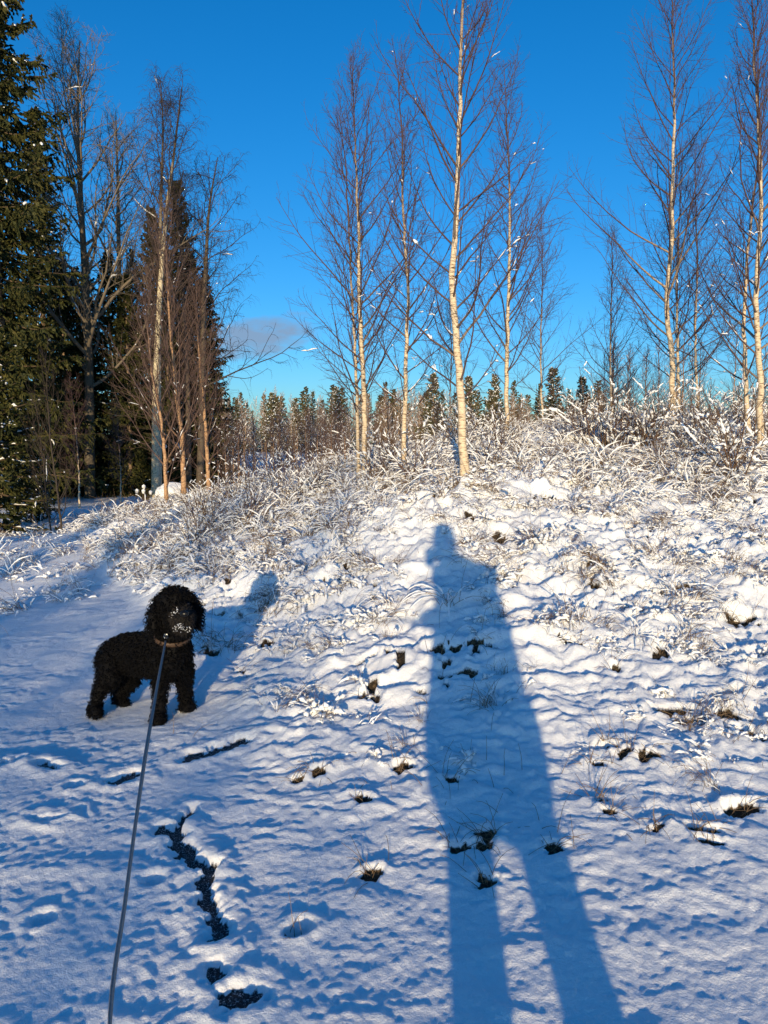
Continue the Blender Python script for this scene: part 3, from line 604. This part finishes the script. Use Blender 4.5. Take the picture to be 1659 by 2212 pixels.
for i in range(34):
    px = rng.uniform(1290, 1700); d = rng.uniform(12.5, 24); top = rng.uniform(700, 860); f = ground_at(px, d); s = np.clip((at(px, top, d)[2] - f[2]) / 3.2, .25, 1.6)
    place_spruce(MIDB[i % 4], 'birch_sapling', 'bare sapling crowning the mound ' + zone(px), f, rng.rand() * 6, float(s), 'mound saplings ' + zone(px), 'sapling')

# ------------------------------------------------------------------ snow-laden shrubs on the bank
def shrub_mesh(seed, H, ns, snow, wide=.7, r=.006):
    rng = np.random.RandomState(seed); az = rng.rand(ns) * 6.28; a = np.radians(rng.uniform(8, 55 * wide + 10, ns)); D = np.stack([np.sin(a) * np.cos(az), np.sin(a) * np.sin(az), np.cos(a)], 1)
    S = np.stack([rng.normal(size=ns) * .07, rng.normal(size=ns) * .07, np.full(ns, -.05)], 1); P1 = grow(S, D, H * rng.uniform(.5, 1.1, ns), 8, rng, -.35 + .5 * rng.rand(ns), .09); R1 = taper(np.full(ns, r), r * .4, 8)
    m = MB(); m.tubes(P1, R1, 5); s, d, l, rr = shoots(P1, R1, rng, 7, .25, 1, 40, .35); P2 = grow(s, d, l, 4, rng, .1, .14); R2 = taper(rr * .7, r * .25, 4); m.tubes(P2, R2, 3)
    ms = MB(); [snow_caps(ms, P1, R1, rng, snow, .007, .020, (.06, .25)) for _ in range(5)]; [snow_caps(ms, P2, R2, rng, snow * .8, .005, .014, (.2, .7)) for _ in range(2)]
    return (m.mesh('stems', M['stalk']), ms.mesh('snow', M['snow']))
SHR = [shrub_mesh(80 + i, 1.0, 16, 1.0) for i in range(5)]
def place_shrub(k, label, x, y, s, rz, group=None):
    e = emptything('shrub', (x, y, gz(x, y)), label, 'shrub', group); e.rotation_euler = (0, 0, rz); e.scale = (s, s, s); link('stems', SHR[k][0], e); tag(link('snow', SHR[k][1], e), kind='stuff')
for px, d, s, lab in [(412, 8.6, .62, 'snowy shrub with dark stems at the edge of the shaded field behind the dog'), (1292, 9.8, 1.15, 'large arching snow-laden shrub on the mound'), (1385, 9.6, 1.0, 'snow-laden shrub in front of the kinked cream birch'),
                      (1585, 8.0, 1.2, 'snow-laden shrub spreading below the ruddy birch at the right edge'), (905, 8.6, .85, 'snowy shrub between the reddish birch and the golden-trunked birch'), (1060, 8.4, .7, 'snowy shrub right behind the golden-trunked birch'),
                      (640, 9.6, .75, 'snowy shrub left of the paired birches'), (540, 9.4, .7, 'snowy shrub below the bright gap of far forest')]:
    f = ground_at(px, d); place_shrub(hash(px) % 5 if False else px % 5, lab, f[0], f[1], s, px * .37)
rng = np.random.RandomState(91)
for i in range(60):
    px = rng.uniform(430, 1659); d = rng.uniform(8.8, 14); f = ground_at(px, d); place_shrub(i % 5, 'low snow-coated shrub in the tangle ' + zone(px), f[0], f[1], rng.uniform(.4, .85), rng.rand() * 6, 'low shrubs ' + zone(px))

# ------------------------------------------------------------------ snow-coated grass (uncountable): instanced clumps
def clump_mesh(seed, n, h, r, straw, lean=(15, 70)):
    rng = np.random.RandomState(seed); az = rng.normal(size=n) * 1.1 + rng.rand() * 6.28; a = np.radians(rng.uniform(*lean, n)); D = np.stack([np.sin(a) * np.cos(az), np.sin(a) * np.sin(az), np.cos(a)], 1)
    S = np.stack([rng.normal(size=n) * .06, rng.normal(size=n) * .06, np.full(n, -.03)], 1); P = grow(S, D, h * rng.uniform(.5, 1.2, n), 7, rng, -rng.uniform(.6, 2.6, n), .07); R = taper(np.full(n, .0024), .0011, 7)
    m = MB(); m.tubes(P, R, 3, mat=1); c = int(n * (1 - straw)); snow_caps(m, P[:c], R[:c] * .5, rng, 1.6, r * .5, r * 1.35, (.3, .8), m=5); snow_caps(m, P[:c], R[:c] * .5, rng, 1.1, r * .5, r * 1.6, (.12, .35), m=5)
    return m.mesh('grass_clump', [M['snow'], M['straw']])
def scatter(name, label, meshes, pts, rot, scl, idx):
    src = bpy.data.collections.new(name + '_source')
    for i, me in enumerate(meshes): src.objects.link(bpy.data.objects.new('%s_piece_%02d' % (name, i), me))
    me = bpy.data.meshes.new(name); me.vertices.add(len(pts)); me.vertices.foreach_set('co', np.asarray(pts, np.float32).ravel())
    me.attributes.new('rot', 'FLOAT_VECTOR', 'POINT').data.foreach_set('vector', np.asarray(rot, np.float32).ravel())
    me.attributes.new('scl', 'FLOAT', 'POINT').data.foreach_set('value', np.asarray(scl, np.float32)); me.attributes.new('idx', 'INT', 'POINT').data.foreach_set('value', np.asarray(idx, np.int32)); me.update()
    o = tag(link(name, me), label, kind='stuff'); ng = bpy.data.node_groups.new(name, 'GeometryNodeTree'); ng.interface.new_socket('Geometry', in_out='INPUT', socket_type='NodeSocketGeometry'); ng.interface.new_socket('Geometry', in_out='OUTPUT', socket_type='NodeSocketGeometry')
    nd, lk = ng.nodes, ng.links; gi, go, ip, ci = nd.new('NodeGroupInput'), nd.new('NodeGroupOutput'), nd.new('GeometryNodeInstanceOnPoints'), nd.new('GeometryNodeCollectionInfo')
    ci.inputs['Collection'].default_value = src; ci.inputs['Separate Children'].default_value = True; ci.inputs['Reset Children'].default_value = True; ip.inputs['Pick Instance'].default_value = True
    lk.new(gi.outputs[0], ip.inputs['Points']); lk.new(ci.outputs[0], ip.inputs['Instance']); lk.new(ip.outputs[0], go.inputs[0])
    for nm, ty, sock in (('rot', 'FLOAT_VECTOR', 'Rotation'), ('scl', 'FLOAT', 'Scale'), ('idx', 'INT', 'Instance Index')):
        na = nd.new('GeometryNodeInputNamedAttribute'); na.data_type = ty; na.inputs['Name'].default_value = nm; lk.new([s for s in na.outputs if s.enabled][0], ip.inputs[sock])
    md = o.modifiers.new('scatter', 'NODES'); md.node_group = ng
    return o
CL = ([clump_mesh(100 + i, 20, .46, .0065, .16) for i in range(5)] + [clump_mesh(110 + i, 15, .20, .0155, .15, (20, 80)) for i in range(5)]
      + [clump_mesh(120 + i, 26, .34, .006, .75) for i in range(3)] + [clump_mesh(140 + i, 14, .18, .0085, .1, (45, 88)) for i in range(4)])
rng = np.random.RandomState(5)
def field(n, d0, d1, pw, dens):
    d = d0 + (d1 - d0) * rng.rand(n) ** pw; px = rng.uniform(-150, 1850, n); X = d * (px - 829.5) / FOC; Y = d * .996; b = sstep(-.1, .5, X - np.interp(Y, EY, EX)); k = rng.rand(n) < dens(X, Y, np.hypot(X, Y), b); return X[k], Y[k]
pat = lambda X, Y, s: .35 + .65 * sstep(-.35, .3, perlin(X * 1.3, Y * 1.3, s))
Xa, Ya = field(9500, 5.2, 17, 1.1, lambda X, Y, D, b: sstep(6.5, 9.2, D + .9 * perlin(X * .8, Y * .8, 30)) * (.15 + .85 * b) * pat(X, Y, 31) * (1 - .75 * sstep(2.0, 3.0, X) * sstep(8.6, 7.4, D)))
Xb, Yb = field(6500, 2.8, 9.5, 1.0, lambda X, Y, D, b: b * sstep(2.9, 6.5, D + 1.2 * perlin(X * .9, Y * .9, 32)) * sstep(-.3, .35, perlin(X * 1.7, Y * 2.1, 33)))
ia = np.searchsorted(np.cumsum([.07] * 5 + [.085] * 5 + [.04] * 3 + [.02625] * 4), rng.rand(len(Xa))).clip(0, 16); ib = np.searchsorted(np.cumsum([.012] * 5 + [.06] * 5 + [.07] * 3 + [.1075] * 4), rng.rand(len(Xb))).clip(0, 16)
X, Y = np.r_[Xa, Xb], np.r_[Ya, Yb]; idx = np.r_[ia, ib]; scl = np.r_[rng.uniform(.55, 1.15, len(Xa)), rng.uniform(.3, .9, len(Xb)) * (.7 + .3 * sstep(3, 6, Yb))]; Z = ground_full(X, Y)[0]; n = len(X)
scatter('snowy_grass', 'snow-coated bent grass covering the bank up to its crest', CL, np.stack([X, Y, Z], 1), np.stack([rng.normal(size=n) * .15, rng.normal(size=n) * .15, rng.rand(n) * 6.28], 1), scl, idx)
print('grass clumps', n)

# bare straws poking through the snow of the near bank
def straws():
    rng = np.random.RandomState(15); S = []
    for p, w in _HO:
        m = rng.randint(9, 22); S.append(np.stack([p[0] + rng.normal(size=m) * w * .7, p[1] + w * .3 + rng.normal(size=m) * w * .4], 1))
    n = 900; d = 2.6 + 6 * rng.rand(n); px = rng.uniform(-50, 1750, n); q = np.stack([d * (px - 829.5) / FOC, d], 1); bb = sstep(0, .5, q[:, 0] - np.interp(q[:, 1], EY, EX)); q = q[rng.rand(n) < bb * sstep(-.1, .4, perlin(q[:, 0] * 1.2, q[:, 1] * 1.2, 33)) + .03]
    S = np.concatenate(S + [q]); n = len(S); z = ground_full(S[:, 0], S[:, 1])[0]; az = rng.rand(n) * 6.28; a = np.radians(rng.uniform(10, 75, n))
    P = grow(np.c_[S, z - .015], np.stack([np.sin(a) * np.cos(az), np.sin(a) * np.sin(az), np.cos(a)], 1), rng.uniform(.05, .2, n), 6, rng, -rng.uniform(0, 2.5, n), .08); m = MB(); m.tubes(P, taper(np.full(n, .0016), .0008, 6), 3)
    tag(link('dry_grass', m.mesh('dry_grass', M['straw'])), 'dry straws poking through the snow of the bank', kind='stuff')
straws()

def boulder():
    rng = np.random.RandomState(3); bm = bmesh.new(); bmesh.ops.create_icosphere(bm, subdivisions=5, radius=1)
    for v in bm.verts:
        c = np.array(v.co); k = 1 + .14 * float(perlin(np.array([c[0] * 1.6 + c[2]]), np.array([c[1] * 1.6 - c[2]]), 3)[0]) + .05 * float(perlin(np.array([c[0] * 5 + c[2] * 3]), np.array([c[1] * 5]), 4)[0])
        v.co = Vector(c * k * np.array([.36, .34, .28]))
    me = bpy.data.meshes.new('boulder'); bm.to_mesh(me); bm.free(); me.materials.append(M['rock']); me.polygons.foreach_set('use_smooth', np.full(len(me.polygons), True))
    f = ground_at(372, 15.5); tag(link('boulder', me, loc=f + UP * .12), 'snow-capped rounded boulder behind the young birches', 'boulder')
def mat_rock():
    m, nd, lk, bs = newmat('snowy_rock'); g = N(nd, 'ShaderNodeNewGeometry'); sp = N(nd, 'ShaderNodeSeparateXYZ'); lk.new(g.outputs['Normal'], sp.inputs[0]); n = noise(nd, lk, 6, 5, .6, g.outputs['Position'])
    f = nmath(nd, lk, 'MULTIPLY', nmath(nd, lk, 'ADD', sp.outputs[2], nmath(nd, lk, 'MULTIPLY', n.outputs['Fac'], .6)), 4.0); f = nmath(nd, lk, 'SUBTRACT', f, .6, True)
    lk.new(mixc(nd, lk, f, (.16, .14, .12), SNOWC), bs.inputs['Base Color']); bs.inputs['Roughness'].default_value = .8; return m
M['rock'] = mat_rock(); boulder()

# ------------------------------------------------------------------ bodies: capsules fused into one skin
def fuse(name, caps, voxel, smooth_it, mat):
    bm = bmesh.new()
    for a, ra, b, rb in caps:
        a, b = np.asarray(a, float), np.asarray(b, float); L = np.linalg.norm(b - a); q = max(2, int(L / (min(ra, rb) * .35)) + 1)
        for t in np.linspace(0, 1, q):
            r = bmesh.ops.create_icosphere(bm, subdivisions=2, radius=ra + (rb - ra) * t); bmesh.ops.translate(bm, verts=r['verts'], vec=Vector(a + (b - a) * t))
    me = bpy.data.meshes.new(name); bm.to_mesh(me); bm.free(); o = bpy.data.objects.new(name, me); COL.objects.link(o)
    rm = o.modifiers.new('r', 'REMESH'); rm.mode = 'VOXEL'; rm.voxel_size = voxel; sm = o.modifiers.new('s', 'SMOOTH'); sm.factor = .5; sm.iterations = smooth_it
    dg = bpy.context.evaluated_depsgraph_get(); out = bpy.data.meshes.new_from_object(o.evaluated_get(dg)); bpy.data.objects.remove(o); bpy.data.meshes.remove(me); out.name = name; out.materials.clear(); out.materials.append(mat)
    out.polygons.foreach_set('use_smooth', np.full(len(out.polygons), True)); return out
M['fur'] = mat_simple('black_fur', (.002, .002, .0024), (.006, .0057, .0064), 60, .7)
M['fur'].node_tree.nodes['Principled BSDF'].inputs['Specular IOR Level'].default_value = .12
M['beard'] = mat_simple('brownish_beard', (.010, .008, .007), (.030, .024, .020), 70, .8)
M['nose'] = mat_simple('wet_nose', (.004, .004, .004), (.008, .008, .008), 90, .3)
M['eye'] = mat_simple('dark_eye', (.01, .006, .004), (.02, .01, .006), 50, .08)
M['leather'] = mat_simple('brown_leather', (.05, .03, .018), (.10, .06, .035), 60, .55)
M['metal'] = mat_simple('steel', (.5, .5, .52), (.65, .65, .66), 60, .3); M['metal'].node_tree.nodes['Principled BSDF'].inputs['Metallic'].default_value = 1
M['web'] = mat_simple('grey_webbing', (.16, .165, .175), (.25, .255, .265), 300, .8, b=(.4, .002))

def J(px, py, d): return at(px, py, d)
def dog():
    pr = lambda px, d=4.2: px * d / FOC
    Cc = lambda a, ra, b, rb: (J(*a), pr(ra, a[2]), J(*b), pr(rb, b[2]))
    caps = [
        # trunk: deep chest, tucked loin, rump
        Cc((372, 1408, 4.15), 41, (360, 1432, 4.17), 43), Cc((360, 1428, 4.17), 43, (318, 1415, 4.25), 41), Cc((318, 1410, 4.25), 39, (275, 1406, 4.34), 33), Cc((275, 1406, 4.34), 33, (248, 1414, 4.40), 34),
        Cc((345, 1395, 4.20), 32, (270, 1396, 4.36), 26), Cc((330, 1430, 4.24), 31, (262, 1430, 4.36), 25),
        # neck, skull, muzzle, topknot
        Cc((372, 1392, 4.14), 34, (376, 1345, 4.10), 33), Cc((370, 1318, 4.08), 32, (386, 1316, 4.05), 32), Cc((374, 1300, 4.07), 33, (385, 1300, 4.06), 32),
        Cc((390, 1328, 4.0), 27, (395, 1336, 3.84), 22), Cc((394, 1350, 3.95), 20, (396, 1352, 3.87), 17),
        # ears
        Cc((344, 1300, 4.09), 13, (333, 1332, 4.05), 15), Cc((333, 1332, 4.05), 15, (330, 1356, 4.03), 12), Cc((415, 1300, 4.09), 12, (425, 1330, 4.04), 13), Cc((425, 1330, 4.04), 13, (427, 1352, 4.03), 10),
        # front legs (elbow, straight wrist, paw)
        Cc((350, 1440, 4.16), 24, (346, 1490, 4.15), 16), Cc((346, 1490, 4.15), 15, (343, 1548, 4.15), 14), Cc((343, 1550, 4.15), 17, (340, 1557, 4.10), 15),
        Cc((394, 1440, 4.18), 23, (399, 1480, 4.28), 16), Cc((399, 1480, 4.28), 15, (402, 1524, 4.33), 14), Cc((402, 1525, 4.33), 16, (408, 1530, 4.28), 14),
        # near hind leg: stifle forward, hock back
        Cc((243, 1428, 4.34), 34, (236, 1462, 4.27), 26), Cc((236, 1462, 4.27), 24, (214, 1492, 4.25), 14), Cc((214, 1492, 4.25), 13, (204, 1534, 4.25), 12), Cc((204, 1536, 4.25), 14, (208, 1540, 4.18), 12),
        # far hind leg
        Cc((262, 1440, 4.42), 30, (280, 1470, 4.44), 22), Cc((280, 1470, 4.44), 22, (257, 1496, 4.46), 15), Cc((257, 1496, 4.46), 14, (258, 1518, 4.45), 13), Cc((259, 1519, 4.45), 13, (272, 1521, 4.40), 10),
    ]
    foot = np.array([-1.42, 4.27, 0.0])
    caps = [(a - foot, ra, b - foot, rb) for a, ra, b, rb in caps]
    me = fuse('dog', caps, .011, 5, M['fur'])
    o = tag(link('dog', me, loc=foot), 'curly-coated black dog standing on the snowy path facing the camera', 'dog')
    # curly coat
    rng = np.random.RandomState(2); n = len(me.polygons); ar = np.empty(n); me.polygons.foreach_get('area', ar); ce = np.empty(n * 3); me.polygons.foreach_get('center', ce); ce = ce.reshape(-1, 3); no = np.empty(n * 3); me.polygons.foreach_get('normal', no); no = no.reshape(-1, 3)
    wt = ar.copy(); mz = np.linalg.norm(ce - (J(396, 1342, 3.86) - foot), axis=1) < .085; wt[mz] = 0; pick = rng.choice(n, 9000, p=wt / wt.sum()); c, nn = ce[pick] + rng.normal(size=(9000, 3)) * .004, no[pick]
    m = MB(); side = unit(np.cross(nn, rng.normal(size=nn.shape))); L = rng.uniform(.014, .040, (len(c), 1)) * (1 + .1 * sstep(.5, .62, c[:, 2:3])) * (.62 + .38 * sstep(.22, .36, c[:, 2:3])); k = 5; P = []
    amp = rng.uniform(.004, .009, (len(c), 1)); ph = rng.rand(len(c), 1) * 6.28; s2 = np.cross(nn, side); k = 4
    for j in range(k):
        t = j / (k - 1); P.append(c + nn * L * t * (1 - .35 * t) - UP * L * .35 * t * t + side * amp * np.sin(ph + t * 5.5) * (t > 0) + s2 * amp * (np.cos(ph + t * 5.5) - np.cos(ph)))
    m.tubes(np.stack(P, 1), taper(rng.uniform(.0025, .0045, len(c)), .0012, k), 3); link('coat', m.mesh('coat', M['fur']), o)
    # shorter brownish beard round the muzzle
    pk = rng.choice(np.where(mz)[0], 900); cb = ce[pk] + rng.normal(size=(900, 3)) * .003; Pb = grow(cb, no[pk] + rng.normal(size=(900, 3)) * .5 - UP * .4, rng.uniform(.010, .024, 900), 4, rng, -1.0, .25); m = MB(); m.tubes(Pb, taper(rng.uniform(.0014, .0024, 900), .0007, 4), 3); link('beard', m.mesh('beard', M['beard']), o)
    # nose, eyes
    def blob(name, ctr, r, sc, mat):
        bm = bmesh.new(); bmesh.ops.create_icosphere(bm, subdivisions=3, radius=r); bmesh.ops.scale(bm, verts=bm.verts, vec=Vector(sc)); b = bpy.data.meshes.new(name); bm.to_mesh(b); bm.free(); b.materials.append(mat); b.polygons.foreach_set('use_smooth', np.full(len(b.polygons), True)); return link(name, b, o, loc=ctr - foot)
    blob('nose', J(398, 1326, 3.775), .020, (1.15, .8, .85), M['nose'])
    blob('eye', J(376, 1307, 3.955), .010, (1, 1, 1), M['eye']); blob('eye', J(405, 1306, 3.965), .010, (1, 1, 1), M['eye'])
    # snow crystals caught in the beard
    m = MB(); ct = J(397, 1342, 3.82) - foot; dd_ = np.linalg.norm(ce - ct, axis=1); sel = np.where((dd_ < .062) & (no[:, 1] < -.1) & ((ce[:, 2] < ct[2] + .005) | (dd_ > .045)))[0]; q = rng.choice(sel, 14)[rng.randint(0, 14, 80)]; Pp = ce[q] + rng.normal(size=(80, 3)) * .006 + no[q] * rng.uniform(.010, .022, (80, 1)); dirs = rng.normal(size=(80, 3)); m.tubes(grow(Pp, dirs, rng.uniform(.003, .010, 80), 4, rng, 0, .3), np.tile([.0005, .0014, .0015, .0005], (80, 1)), 4)
    link('snow_flecks', m.mesh('snow_flecks', M['snow']), o)
    # collar
    a = np.linspace(0, 2 * math.pi, 40); ctr = J(372, 1377, 4.125) - foot; ax = unit((J(376, 1345, 4.10) - J(372, 1400, 4.14))[None])[0]; e1 = unit(np.cross(ax, [0, 1, 0])[None])[0]; e2 = np.cross(ax, e1)
    m = MB(); rr = .093; ring = [ctr + (e1 * math.cos(t) + e2 * math.sin(t)) * rr for t in a[:-1]]; v = []
    for off, dr in ((-.012, 0), (.012, 0), (.012, .006), (-.012, .006)): v.append([p + ax * off + (p - ctr) / rr * dr for p in ring])
    v = np.array(v); nn_ = len(ring); idx = np.arange(4 * nn_).reshape(4, nn_); nx = np.roll(idx, -1, 1); m.add(v.reshape(-1, 3), np.concatenate([np.stack([idx[j], nx[j], nx[(j + 1) % 4], idx[(j + 1) % 4]], 1) for j in range(4)])); co = link('collar', m.mesh('collar', M['leather']), o)
    t = np.linspace(0, 2 * math.pi, 15); c0 = J(359, 1374, 4.015) - foot; m = MB(); m.tubes(np.stack([c0 + np.array([.012 * math.sin(q), -.004, .012 * math.cos(q)]) for q in t])[None], np.full((1, 15), .002), 6); link('ring', m.mesh('ring', M['metal']), co)
    return o
dog()

# ------------------------------------------------------------------ leash
HAND = np.array([-.05, .23, 1.04])
def leash():
    A = J(358, 1384, 4.02); B1 = J(301, 1720, 1.42); B2 = J(237, 2212, .74)
    pts = spline([A, J(338, 1490, 2.55), B1, J(270, 1950, .98), B2, HAND], 90); T = unit(np.gradient(pts, axis=0)); side = unit(np.cross(T, UP)); vv = np.cross(side, T); t = np.linspace(0, 1, 90)
    tw = .2 * np.sin(t * 9) + 1.12 * sstep(.25, .75, t) ; w = side * np.cos(tw)[:, None] + vv * np.sin(tw)[:, None]; nrm = np.cross(T, w); hw, th = .0048, .0008
    e = tag(link('leash', None, loc=HAND), 'taut grey webbing leash running from the dog collar to the lower frame edge', 'leash'); P = pts - HAND
    v = np.stack([P + w * hw + nrm * th, P - w * hw + nrm * th, P - w * hw - nrm * th, P + w * hw - nrm * th], 1); idx = np.arange(360).reshape(90, 4); nx = np.roll(idx, -1, 1); m = MB(); m.add(v.reshape(-1, 3), np.stack([idx[:-1], nx[:-1], nx[1:], idx[1:]], -1).reshape(-1, 4)); link('strap', m.mesh('strap', M['web']), e)
    m = MB(); C0 = J(359, 1372, 4.02) - HAND; d = unit((P[4] - C0)[None])[0]; s = unit(np.cross(d, UP)[None])[0]; a = np.linspace(0, 2 * math.pi, 17); ring = np.stack([C0 + d * .012 * (1 - np.cos(t)) * 1.0 + s * .011 * np.sin(t) for t in a]); mr = MB(); mr.tubes(ring[None], np.full((1, 17), .0022), 6)
    m.tubes(np.stack([C0 + d * x for x in (.02, .03, .04, .052)])[None], np.array([[.004, .0075, .0075, .005]]), 8); cl = link('clip', m.mesh('clip', M['metal']), e); link('ring', mr.mesh('ring', M['metal']), cl)
leash()

# ------------------------------------------------------------------ the photographer (behind the lens; casts the long shadow)
M['coat'] = mat_simple('dark_coat', (.02, .025, .04), (.035, .04, .06), 20, .8); M['trouser'] = mat_simple('trousers', (.02, .02, .022), (.04, .04, .042), 20, .85)
M['skin'] = mat_simple('skin', (.45, .27, .2), (.55, .34, .26), 20, .5); M['knit'] = mat_simple('knit_hat', (.10, .03, .03), (.18, .05, .05), 80, .9); M['phone'] = mat_simple('phone_glass', (.01, .01, .012), (.02, .02, .022), 10, .2); M['boot'] = mat_simple('boots', (.015, .012, .01), (.03, .025, .02), 30, .6)
def person():
    V = lambda *a: np.array(a, float)
    pel, chest, neck, head = V(.28, -.20, .93), V(.27, -.20, 1.28), V(.20, -.20, 1.47), V(.135, -.17, 1.63)
    shL, shR = V(.11, -.19, 1.39), V(.43, -.20, 1.39); elL, elR = V(.13, -.03, 1.12), V(.43, .02, 1.30); haL, haR = HAND + V(.01, -.03, .0), V(.085, -.02, 1.50)
    knL, knR, anL, anR = V(.16, -.17, .50), V(.42, -.18, .50), V(.13, -.20, .09), V(.47, -.22, .09)
    wrL, wrR = haL + unit((elL - haL)[None])[0] * .075, haR + unit((elR - haR)[None])[0] * .075
    def hand(c, palm_dir, fdir, thumb, curl):
        # palm, four unequal fingers curling, thumb off the side
        out = []; pd = unit(palm_dir[None])[0]; fd = unit(fdir[None])[0]; sd = np.cross(fd, pd); th = unit(thumb[None])[0]
        for k in range(4): out.append((c + sd * (k - 1.5) * .017 - fd * .035, .012, c + sd * (k - 1.5) * .019 + fd * .03, .011))
        for k, L in enumerate((.030, .034, .032, .025)):
            p = c + sd * (k - 1.5) * .020 + fd * .036; dd = fd.copy()
            for j, q in enumerate((1.0, .75, .6)):
                dd = unit((dd + pd * curl * .7)[None])[0]; p2 = p + dd * L * q; out.append((p, .0085 - .0008 * j, p2, .008 - .0008 * j)); p = p2
        p = c - fd * .02 + th * .028
        for j, L in enumerate((.03, .028, .022)): d2 = unit((th * (1 - .3 * j) + fd * (.5 + .4 * j) + pd * .25 * j)[None])[0]; p2 = p + d2 * L; out.append((p, .011 - .001 * j, p2, .0095 - .001 * j)); p = p2
        return out
    body = [(pel, .155, chest, .16), (chest, .15, V(.26, -.20, 1.37), .13), (pel + V(-.06, 0, -.02), .13, pel + V(.06, 0, -.02), .13), (neck - V(0, 0, .06), .06, neck + V(-.03, .01, .06), .055), (head, .088, head + V(-.01, .03, .035), .088), (head + V(0, .045, -.06), .055, head + V(0, .05, -.05), .05), (head + V(-.012, .105, -.005), .013, head + V(-.012, .118, -.025), .014),
            (head + V(-.088, .0, .0), .018, head + V(-.09, .0, -.03), .014), (head + V(.086, .0, .0), .018, head + V(.088, .0, -.03), .014), (shL, .075, shR, .075), (shL, .070, elL, .055), (elL, .055, wrL, .042), (shR, .070, elR, .058), (elR, .056, wrR, .042),
            (pel + V(-.09, 0, -.08), .105, knL, .078), (knL, .075, anL, .06), (pel + V(.09, 0, -.08), .105, knR, .078), (knR, .075, anR, .06), (anL - V(0, .03, .03), .05, anL + V(-.02, .15, -.045), .04), (anR - V(0, .03, .03), .05, anR + V(.03, .15, -.045), .04)]
    body += [(wrL, .027, haL, .022), (wrR, .027, haR, .022)] + hand(haL, V(.2, .1, -.9), haL - wrL, V(.9, .3, .3), .75) + hand(haR, V(-.2, -.97, .1), V(-.96, -.12, .25), V(-.2, .15, .95), .22)
    f = V(.32, -.2, 0)
    sh = lambda L: [(a - f, ra, b - f, rb) for a, ra, b, rb in L]
    o = tag(link('person', fuse('person', sh(body), .0095, 3, M['skin']), loc=f), 'person in a long dark coat and red knit hat holding up a phone', 'person')
    g = .022
    coat = [(V(.15, -.2, .66), .185, V(.39, -.2, .66), .185), (V(.17, -.2, .62), .2, V(.2, -.2, 1.2), .17), (V(.37, -.2, .62), .2, V(.34, -.2, 1.2), .18), (pel, .19, chest, .19), (chest, .175, V(.26, -.20, 1.39), .15), (shL, .098, shR, .098), (shL, .092, elL, .078), (elL, .078, wrL, .058), (shR, .092, elR, .08), (elR, .078, wrR, .058), (neck - V(0, 0, .04), .11, neck + V(-.02, 0, .03), .095), (V(.2, -.2, 1.4), .12, V(.38, -.2, 1.34), .12)]
    link('coat', fuse('coat', sh(coat), .014, 4, M['coat']), o)
    tro = [(pel + V(-.09, 0, -.12), .125, knL, .098), (knL, .096, anL + V(0, 0, .03), .082), (pel + V(.09, 0, -.12), .125, knR, .098), (knR, .096, anR + V(0, 0, .03), .082)]
    link('trousers', fuse('trousers', sh(tro), .014, 3, M['trouser']), o)
    for a, s in ((anL, -.02), (anR, .03)): link('boot', fuse('boot', sh([(a + V(0, -.03, .02), .07, a + V(0, -.02, -.025), .06), (a + V(0, -.03, -.04), .05, a + V(s, .16, -.045), .048)]), .012, 3, M['boot']), o)
    link('hat', fuse('hat', sh([(head + V(0, -.01, .03), .108, head + V(-.01, .0, .105), .095)]), .01, 3, M['knit']), o)
    # the phone
    bm = bmesh.new(); bmesh.ops.create_cube(bm, size=1); bmesh.ops.scale(bm, verts=bm.verts, vec=(.075, .009, .16)); bmesh.ops.bevel(bm, geom=bm.edges[:], offset=.0035, segments=3, affect='EDGES'); me = bpy.data.meshes.new('phone'); bm.to_mesh(me); bm.free(); me.materials.append(M['phone'])
    ph = tag(link('phone', me, loc=(.018, -.03, 1.50)), 'dark phone held up in front of the photographer face', 'phone'); ph.rotation_euler = (-PITCH, 0, 0)
person()

# ------------------------------------------------------------------ sparse trees behind the camera (they shade parts of the snow)
SH = spruce_mesh(5, 1.1, 61, 12, 6, 12, 6, 'needles', .07, .1, spr_l=.3, bw=.05)
for i, (x, y, s) in enumerate([(-6.0, -12, .78), (-4.9, -18, .95), (-7.8, -15, 1.0), (5.0, -14, .86), (7.0, -20, 1.2)]):
    place_spruce(SH, 'young_spruce', 'young spruce standing behind the photographer', (x, y, gz(x, y)), i * 1.3, s, 'young spruces behind the photographer')
for i, (x, y, s) in enumerate([(-3.4, -16, 1.9), (-4.2, -24, 2.3), (-2.7, -28, 2.4)]):
    place_spruce(MIDB[i % 4], 'bare_birch', 'bare birch standing behind the photographer', (x, y, gz(x, y)), i * 1.7, s, 'bare birches behind the photographer', 'birch')
